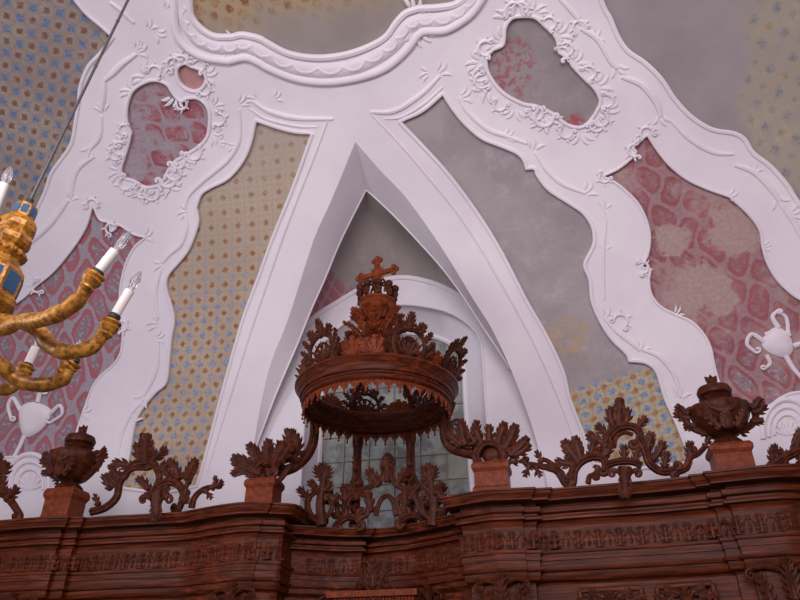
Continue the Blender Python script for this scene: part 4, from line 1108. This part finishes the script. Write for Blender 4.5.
for (x, label, sgn) in ((322, 'oak plume carving on the left side of the throne back', 1), (432, 'oak plume carving on the right side of the throne back', -1)):
    root = thing('carved_plume', label, 'carving', (on_y(x, 520, 8.6).x, 8.6, ZC)); PS = Plane(8.6)
    part(root, 'stem', lambda m: (stroke(m, PS, [(x, 526), (x - sgn * 2, 505), (x, 490), (x + sgn * 3, 472)], lambda t: 5.5 - 2.5 * t, .9, 1, 8, 4)))
    part(root, 'scroll', lambda m: scroll(m, PS, [(x - sgn * 2, 522), (x - sgn * 12, 514), (x - sgn * 14, 500), (x - sgn * 6, 492)], 3.6, 2.8, None, (4, 1, -sgn), .9, 1, 8))
    part(root, 'scroll', lambda m: scroll(m, PS, [(x, 520), (x + sgn * 9, 512), (x + sgn * 10, 500)], 3.2, 2.6, None, (4, 1, sgn), .9, 1, 8))
    for q in [(x + sgn * 2, 478, 90, 13, 9, 5, 10), (x + sgn * 2, 480, 40, 14, 9, 5, 60), (x + sgn * 2, 480, 140, 14, 9, 5, -60), (x, 492, 20, 14, 8, 4, 50), (x, 492, 160, 15, 9, 4, -50), (x - sgn * 12, 502, 120, 16, 9, 4, 20), (x + sgn * 8, 504, 40, 13, 8, 4, 0), (x - sgn * 14, 512, 170, 13, 8, 4, 0)]:
        part(root, 'acanthus_leaf', lambda m: leaf(m, PS, *q))

# ------------------------------------------------------------------ the round canopy
CX, CY, DZ = -2.30, 8.0, .06
can = thing('throne_canopy', 'round carved oak canopy with leafy crown hanging above the throne', 'canopy', (CX, CY, 4.85))
T = Matrix.Translation((CX, CY, 0))
def ring(prof, name, mat):
    m = MB(); seg = 96; vs = []
    for r, z in prof:
        for k in range(seg): a = 2 * math.pi * k / seg; vs.append((CX + (r - .09) * math.cos(a), CY + (r - .09) * math.sin(a), z + DZ))
    n = len(prof); m.add(vs, [(i * seg + k, i * seg + (k + 1) % seg, ((i + 1) % n) * seg + (k + 1) % seg, ((i + 1) % n) * seg + k) for i in range(n) for k in range(seg)])
    return m.build(name, mat, can)
ring([(1.135, 5.20), (1.14, 5.165), (1.12, 5.15), (1.115, 5.13), (1.09, 5.11), (1.085, 5.09), (.93, 5.10), (.93, 5.2)], 'crown_moulding', M_WOOD)
ring([(1.085, 5.10), (1.07, 5.075), (1.07, 5.03), (1.045, 5.02), (1.045, 5.0), (1.03, 4.99), (1.03, 4.96), (.95, 4.96), (.95, 5.10)], 'ring_band', M_WOOD)
ring([(1.04, 4.97), (1.045, 4.945), (1.02, 4.92), (.96, 4.915), (.93, 4.93), (.93, 4.97)], 'lower_moulding', M_WOOD)
ring([(.955, 5.19), (.93, 5.22), (.89, 5.19), (.875, 5.14), (.885, 5.09), (.90, 5.06), (.90, 4.96), (.95, 4.94)], 'inner_moulding', M_WOOD)
# lambrequin: hanging pierced leaves round the lower edge
NT_ = 44
proto = None
for k in range(NT_):
    a = 2 * math.pi * k / NT_
    if proto is None:
        m = MB(); L = Local((0, 0, 0), (0, 1, 0), (0, 0, 1), (1, 0, 0))
        finger(m, L, 0, 0, R_(270), 15, 3.0, 0, 0, 1.5, .6); finger(m, L, -3.0, 0, R_(262), 10, 1.8, .4, 0, 1, .7); finger(m, L, 3.0, 0, R_(278), 10, 1.8, -.4, 0, 1, .7)
        stroke(m, L, [(-7, 1), (-5, 5), (-2.5, 5), (0, 2), (2.5, 5), (5, 5), (7, 1)], 1.1, .8, .6, 6, 3); m.ball((.012, 0, -.155), .016)
        proto = m.build('lambrequin_leaf', M_CARVR, can, origin=(0, 0, 0)); o = proto
    else:
        o = proto.copy(); COL.objects.link(o); o.parent = can
    o.location = (.915 * math.cos(a), .915 * math.sin(a), 4.935 + DZ - 4.85); o.rotation_euler = (0, 0, a)
# standing shells round the rim
def shell(m):
    L = Local((0, 0, 0), (0, 1, 0), (0, 0, 1), (1, 0, 0))
    scroll(m, L, [(-13, 0), (-20, -14), (-18, -30), (-6, -40), (6, -40), (18, -30), (20, -14), (13, 0)], 2.8, 2.8, (5, .9, -1), (5, .9, 1), .9, 1, 8)
    for sg in (-1, 1):
        for q in ((21, -6, 30), (22, -16, 40), (20, -28, 50), (14, -36, 62)): leaf(m, L, sg * q[0], q[1], 90 - sg * (90 - q[2]), 15, 7, 4, sg * 25, 0, 4, 1, 1.7)
    for a in range(7): finger(m, L, 0, -3, R_(30 + 20 * a), 30, 3.2, 0, -2, 2)
    for sg in (-1, 1): scroll(m, L, [(sg * 3, -6), (sg * 10, -10), (sg * 12, -20), (sg * 5, -28)], 2.0, 1.8, None, (4, 1, sg), .9, 0, 6)
    leaf(m, L, 0, -38, 90, 26, 11, 5, 0, 0, 5, 1, 2.4); leaf(m, L, -6, -38, 120, 17, 8, 4, 20, 0, 4, 1, 1.8); leaf(m, L, 6, -38, 60, 17, 8, 4, -20, 0, 4, 1, 1.8)
sp = None
for a in (-117, -52, -8, 58, 116, 172):
    if sp is None:
        m = MB(); shell(m); sp = m.build('rim_shell', M_CARV, can, origin=(0, 0, 0)); o = sp
    else:
        o = sp.copy(); COL.objects.link(o); o.parent = can
    o.location = (.95 * math.cos(R_(a)), .95 * math.sin(R_(a)), 5.2 + DZ - 4.85); o.rotation_euler = (0, R_(24 if a == -8 else 10), R_(a)); o.scale = (1, 1.02, .92)
def spray(m):
    L = Local((0, 0, 0), (0, 1, 0), (0, 0, 1), (1, 0, 0))
    for a, l in ((90, 26), (60, 24), (120, 24), (35, 24), (145, 24)): leaf(m, L, 0, -2, a, l, 10, 5, (90 - a) * .4, 0, 5, 1, 2.0)
    for sg in (-1, 1): scroll(m, L, [(sg * 2, -2), (sg * 10, -9), (sg * 19, -8)], 2.2, 2, None, (4, 1, -sg), .9, 1, 7)
sp = None
for a in (-145, -92, -76, -30, 22, 88, 145):
    if sp is None:
        m = MB(); spray(m); sp = m.build('leaf_spray', M_CARVR, can, origin=(0, 0, 0)); o = sp
    else:
        o = sp.copy(); COL.objects.link(o); o.parent = can
    o.location = (.94 * math.cos(R_(a)), .94 * math.sin(R_(a)), 5.19 + DZ - 4.85); o.rotation_euler = (0, 0, R_(a))
# openwork ribs up to the crown
def rib(m):
    L = Local((0, 0, 0), (1, 0, 0), (0, 0, 1), (0, -1, 0))
    scroll(m, L, [(88, -38), (74, -60), (56, -78), (34, -92), (22, -112)], 4.2, 3.4, (7, 1, 1), None, .9, 0, 8)
    for q in ((84, -52, 60), (66, -72, 95), (48, -84, 80), (30, -98, 110)): leaf(m, L, q[0], q[1], q[2], 22, 10, 4, 15, 0, 3, 1, 2)
    for q in ((70, -66, 240), (46, -84, 250)): leaf(m, L, q[0], q[1], q[2], 20, 10, 4, -15, 0, 3, 1, 2)
sp = None
for a in range(-110, 250, 60):
    if sp is None:
        m = MB(); rib(m); sp = m.build('crown_rib', M_CARV, can, origin=(0, 0, 0)); o = sp
    else:
        o = sp.copy(); COL.objects.link(o); o.parent = can
    o.location = (0, 0, 0); o.rotation_euler = (0, 0, R_(a))
ZB = on_y(376, 313, CY).z
CXX = on_y(377, 312, CY).x
TC = Matrix.Translation((CXX, CY, ZB))
m = MB()
for ring_z, r, l, t in ((-.78, .26, .30, 50), (-.62, .20, .36, 55), (-.40, .18, .36, 35), (-.16, .19, .20, 30)):
    for k in range(9):
        a = 2 * math.pi * (k + .5 * (ring_z > -.3)) / 9
        st, ct_ = math.sin(R_(t)), math.cos(R_(t)); e = Vector((math.cos(a), math.sin(a), 0)); zz = Vector((0, 0, 1))
        L = Local((CXX + r * e.x, CY + r * e.y, ZB + ring_z), (-e.y, e.x, 0), e * st + zz * ct_, e * ct_ - zz * st)
        leaf(m, L, 0, 0, 90, l * 100, 13, 5, 0, 0, 10, 1, 2.8)
m.lathe([(.24, -.85), (.26, -.76), (.20, -.6), (.17, -.4), (.16, -.2), (.20, 0)], TC, 20)
m.build('leaf_knop', M_CARVR, can)
m = MB(); m.lathe([(.20, -.05), (.255, -.03), (.255, .02), (.24, .03), (.24, .12), (.26, .135), (.26, .165), (.23, .175)], TC, 28); crown = m.build('crown', M_CARVR, can)
for k in range(10):
    a = 2 * math.pi * k / 10; c = Vector((CXX + .255 * math.cos(a), CY + .255 * math.sin(a), ZB + .16))
    m = MB(); m.sweep([c, c + Vector((0, 0, .14))], [.034, .026], None, 1, 6); m.ball(c + Vector((0, 0, .19)), .058, None, 8, 6)
    L = Local(c, (-math.sin(a), math.cos(a), 0), (0, 0, 1), (math.cos(a), math.sin(a), 0))
    for sg in (-1, 1): finger(m, L, 0, 0, R_(90 - sg * 30), 15, 2.2, sg * .7, 0, 1)
    m.build('crown_finial', M_CARV, crown)
m = MB()
for k in range(8):
    a = 2 * math.pi * k / 8
    L = Local((CXX, CY, ZB + .2), (math.cos(a), math.sin(a), 0), (0, 0, 1), (math.sin(a), -math.cos(a), 0))
    stroke(m, L, [(20, -4), (22, -14), (16, -26), (6, -27), (0, -23)], 1.8, .9, 0, 6, 4)
m.build('crown_arch', M_CARV, crown)
# cross with trefoil ends, on the crown
m = MB(); zt = on_y(375, 258, CY).z; zc0 = ZB + .36; hc = zt - zc0
Lx = Local((CXX - .01, CY, zc0), (.98, -.2, 0), (0, 0, 1), (-.2, -.98, 0)); hh = hc * 100; arm = hh * .47; ay = -hh * .5
def bar(x0, y0, x1, y1, r): stroke(m, Lx, [(x0, y0), ((x0 + x1) / 2, (y0 + y1) / 2), (x1, y1)], r, .7, 0, 8, 1)
bar(0, 16, 0, -hh * .94, 4.8); bar(-arm, ay, arm, ay, 4.6)
for (x, y, dx, dy) in ((0, -hh * .9, 0, -1), (-arm, ay, -1, 0), (arm, ay, 1, 0)):
    for q in (-1, 0, 1):
        e = (x + dx * 4.5 * (q == 0) + (dy != 0) * q * 5, y + dy * 4.5 * (q == 0) + (dx != 0) * q * 5); m.ball(Lx.at(*e), .042, (1, .7, 1), 10, 6)
for a in (45, 135, 225, 315):
    for b in (-12, 0, 12): finger(m, Lx, 0, ay, R_(a + b), 17 - abs(b) * .3, 1.5, 0, 0, 0)
m.build('cross', M_CARVR, can)
# scroll arms carrying the canopy, each with a leaf
part(can, 'scroll_arm', lambda m: (scroll(m, Plane(8.35), [(284, 471), (296, 466), (308, 454), (314, 438), (314, 415), (310, 398)], 5.6, 4.6, (5, 1, -1), None, 1.0, 0, 9), leaf(m, Plane(8.25), 292, 462, 95, 32, 14, 6, -10), leaf(m, Plane(8.25), 294, 460, 60, 26, 11, 5, 50), leaf(m, Plane(8.25), 288, 462, 135, 22, 10, 5, -60)))
part(can, 'scroll_arm', lambda m: (scroll(m, Plane(8.35), [(474, 454), (464, 452), (452, 448), (445, 438), (446, 420), (452, 402)], 5.6, 4.6, (5, 1, 1), None, 1.0, 0, 9), scroll(m, Plane(8.28), [(470, 448), (460, 444), (452, 436), (452, 426)], 2.6, 2, None, (5, 1, -1)), leaf(m, Plane(8.25), 466, 446, 110, 26, 12, 5, -20), leaf(m, Plane(8.25), 470, 446, 60, 26, 10, 5, 30), leaf(m, Plane(8.25), 462, 446, 140, 18, 9, 4, 0)))
for x in (356, 411):
    p0 = on_y(x, 500, 8.95); p1 = on_y(x, 440, 8.95)
    m = MB(); m.lathe([(.07, 3.7), (.09, 3.8), (.06, 3.9), (.06, 4.25), (.10, 4.30), (.10, 4.36), (.065, 4.42), (.06, 4.8), (.08, 4.9), (.08, 5.05)], Matrix.Translation((p0.x, 8.95, 0)), 12)
    L = Local((p0.x, 8.87, 4.2), (1, 0, 0), (0, 0, 1), (0, -1, 0))
    for q in ((0, 0, 90, 24), (0, -30, 90, 22), (0, 25, 70, 20), (0, 25, 110, 20)): leaf(m, L, q[0], q[1], q[2], q[3], 8, 4, 0, 0, 4, 1, 1.6)
    m.build('canopy_post', M_CARV, can)

# ------------------------------------------------------------------ chandelier at the left edge, leaning with its hanging rod
ngold = NT('gilded_wood'); p = ngold.geo(); f = ngold.noise(p, 30, 5); g = ngold.noise(p, 5, 3)
gc = ngold.mix(ngold.step(f, .36, .62), G(132, 80, 26), G(204, 142, 52)); gc = ngold.mix(ngold.math('MULTIPLY', ngold.step(g, .5, .68), .6), gc, G(116, 66, 30))
ngold.bump(f, .3, .004)
M_GOLD = ngold.done(gc, .42, .5, .25)
M_BLUE = plaster('painted_blue', G(50, 84, 122), G(74, 108, 146))
M_DARK = NT('dark_iron').done(G(44, 42, 46), .5)
M_STEEL = NT('steel_rod').done(G(92, 86, 88), .4, .5, .5)
M_CANDLE = NT('candle_sleeve').done(G(236, 226, 222), .5)
nb = NT('bulb_glass'); nb.b.inputs['Transmission Weight'].default_value = .92; nb.b.inputs['IOR'].default_value = 1.25; M_BULB = nb.done((.95, .95, .97), .05)
YCH = 2.9
def C(px, py, dy=0.0): return on_y(px, py, YCH + dy)
axt, axb = C(28, 205), C(-33, 330)
AX = (axt - axb).normalized()
ch = thing('chandelier', 'gilded chandelier with blue panels and candle bulbs at the left edge', 'chandelier', axb)
sC = scale_at(Plane(YCH), 10, 300)
rot = AX.to_track_quat('Z', 'Y').to_matrix().to_4x4()
MT = Matrix.Translation(axt) @ rot
m = MB()
rodtop = C(28 + 100 * 1.62, 205 - 205 * 1.62)
m.sweep([axt - AX * .02, rodtop], .0105, None, 1, 8)
for t in (.12, .2, .34, .47, .6, .8): q = axt.lerp(rodtop, t); m.sweep([q - AX * .006, q + AX * .006], .013, None, 1, 8)
m.build('hanging_rod', M_STEEL, ch)
m = MB(); m.lathe([(.012, .05), (.022, .045), (.022, .0), (.03, -.01)], MT, 10); m.build('rod_socket', M_DARK, ch)
def u(d): return d * sC
prof = [(10, 0), (15, -3), (15.5, -18), (20, -21), (25, -27), (25, -33), (22, -37), (27, -45), (26, -50), (20, -56), (22, -60), (24, -66), (20, -70), (24, -76), (33, -86), (33, -112), (37, -116), (37, -122), (28, -130), (20, -140), (30, -150), (36, -158), (32, -168), (16, -180), (10, -196), (16, -204), (4, -214)]
m = MB(); m.lathe([(u(r * (.80 if z > -62 else .9)), u(z)) for r, z in prof], MT @ Matrix.Rotation(R_(22.5), 4, 'Z'), 8); m.build('body', M_GOLD, ch, smooth=False)
for (zr, r, hw, hh_, nm) in ((-10.5, 15.3 * .745, 3.4, 5, 0), (-99, 33 * .835, 8, 10.5, 1)):
    for k in range(8):
        a = R_(45 * k); Mk = MT @ Matrix.Rotation(a, 4, 'Z'); m = MB()
        vs = [Mk @ Vector((u(r) + d, u(sy * hw), u(zr + sz * hh_))) for d in (-.002, .003) for sy, sz in ((-1, -1), (1, -1), (1, 1), (-1, 1))]
        m.add(vs, [(3, 2, 1, 0), (4, 5, 6, 7), (0, 1, 5, 4), (1, 2, 6, 5), (2, 3, 7, 6), (3, 0, 4, 7)]); m.build('blue_panel', M_BLUE, ch, smooth=False)
for zr, r in ((-63, 19),):
    m = MB()
    for k in range(16): a = 2 * math.pi * k / 16; m.ball(MT @ Vector((u(r) * math.cos(a), u(r) * math.sin(a), u(zr))), u(3.9), None, 7, 5)
    m.build('bead_row', M_GOLD, ch)


def candle(root, base, top, r, ylen=1.0):
    d = (top - base); L = d.length; D = d.normalized(); M4 = Matrix.Translation(base) @ D.to_track_quat('Z', 'Y').to_matrix().to_4x4()
    m = MB(); m.lathe([(r * .9, -.012), (r * 1.25, -.01), (r * 1.3, .012), (r * 1.0, .02)], M4, 14); m.build('candle_socket', M_DARK, root)
    m = MB(); m.lathe([(r, .012), (r, L * .98), (r * .6, L)], M4, 16); m.build('candle_sleeve', M_CANDLE, root)
    m = MB(); b = r * .95; m.lathe([(b * .6, L), (b * .8, L + b * .8), (b * 1.05, L + b * 2), (b * .95, L + b * 3.0), (b * .6, L + b * 4.1), (b * .25, L + b * 4.8), (b * .04, L + b * 5.1)], M4, 14); m.build('bulb', M_BULB, root)


ARMS = [  # path in picture coordinates with depth offsets; cup; candle top
    ([(-30, 330, 0), (0, 330, -.05), (18, 322, -.10), (40, 320, -.15), (62, 312, -.2), (78, 300, -.22), (88, 286, -.24)], (92, 280), (97, 273), (115.5, 250), -.25, 6.4),
    ([(-30, 318, 0), (20, 322, .0), (40, 332, .02), (50, 346, .03), (70, 352, .04), (92, 347, .05), (104, 333, .05)], (109, 327), (114, 317), (130, 290), .05, 6.4),
    ([(-30, 350, 0), (0, 364, .12), (12, 376, .2), (30, 384, .25), (50, 384, .3), (64, 378, .3), (68, 370, .3)], (69, 366), (74, 361), (None), .3, 6.4),
    ([(-34, 352, 0), (-20, 372, .3), (-4, 388, .45), (12, 388, .5), (22, 376, .52)], (24, 371), (27, 366), (36, 347), .52, 5.5),
    ([(-36, 318, 0), (-44, 300, -.3), (-42, 270, -.42), (-30, 240, -.45), (-16, 224, -.45)], (-12, 218), (-8, 214), (4, 184), -.45, 6.5),
    ([(-40, 335, 0), (-80, 340, -.15), (-110, 335, -.2), (-126, 318, -.22)], (-124, 312), (-120, 304), (-102, 274), -.22, 6.4),
]
for path, cup, cb, ct, dy, r in ARMS:
    P = [C(a, b, d) for a, b, d in path]; q = catmull([tuple(p) for p in P], 5); Q = [Vector(p) for p in q]; n = len(Q)
    m = MB(); m.sweep(Q, [sC * (r * (1 + .07 * math.sin(i * 1.1)) * (.95 + .25 * math.sin(math.pi * i / n))) for i in range(n)], None, 1, 10)
    arm_o = m.build('arm', M_GOLD, ch)
    m = MB(); base = C(cup[0], cup[1], dy); D = (C(cb[0], cb[1], dy) - base).normalized(); M4 = Matrix.Translation(base) @ D.to_track_quat('Z', 'Y').to_matrix().to_4x4()
    m.lathe([(u(4), -u(11)), (u(7), -u(8)), (u(6.5), -u(6)), (u(8.5), -u(3)), (u(9.5), u(.5)), (u(8), u(2.5)), (u(10), u(5)), (u(9), u(7)), (u(3), u(7.2))], M4, 14); m.build('drip_cup', M_GOLD, arm_o)
    L = Local(Q[n // 2], (1, 0, 0), (0, 0, 1), (0, -1, 0)); m = MB(); k = u(100)
    for f_, a in ((.40, 30), (.52, 190), (.62, 10)):
        c = Q[int(n * f_)]; leaf(m, Local(c, (1, 0, 0), (0, 0, 1), (0, -1, .2)), 0, 0, a, k * .16, k * .07, 4, 25, k * .055, k * .07, 1, k * .022)
    m.build('acanthus_leaf', M_GOLD, arm_o)
    if ct: candle(arm_o, C(cb[0], cb[1], dy), C(ct[0], ct[1], dy), u(4.6))
    else:
        D = Vector((.35, .0, .9)); candle(arm_o, C(cb[0], cb[1], dy), C(cb[0], cb[1], dy) + D * .001 + (C(75, 357, dy) - C(cb[0], cb[1], dy)), u(4.2))

# ------------------------------------------------------------------ kinds that repeat share a group
for o in list(COL.objects):
    if o.parent is None and 'label' in o.keys():
        nm = o.name.split('.')[0]
        g = {'carved_urn': 'lidded urns on the stalls', 'carved_palmette': 'palmettes on pedestals beside the canopy', 'openwork_cresting': 'openwork crestings on the stalls',
             'carved_plume': 'plume carvings under the canopy', 'stucco_vase': 'stucco vases on the red fields', 'stucco_shell': 'stucco shells at the vault foot',
             'painted_panel': 'painted fields of the vault', 'stucco_cartouche': 'cartouches of the vault', 'choir_stall': 'choir stalls along the wall'}.get(nm)
        if g: o['group'] = g
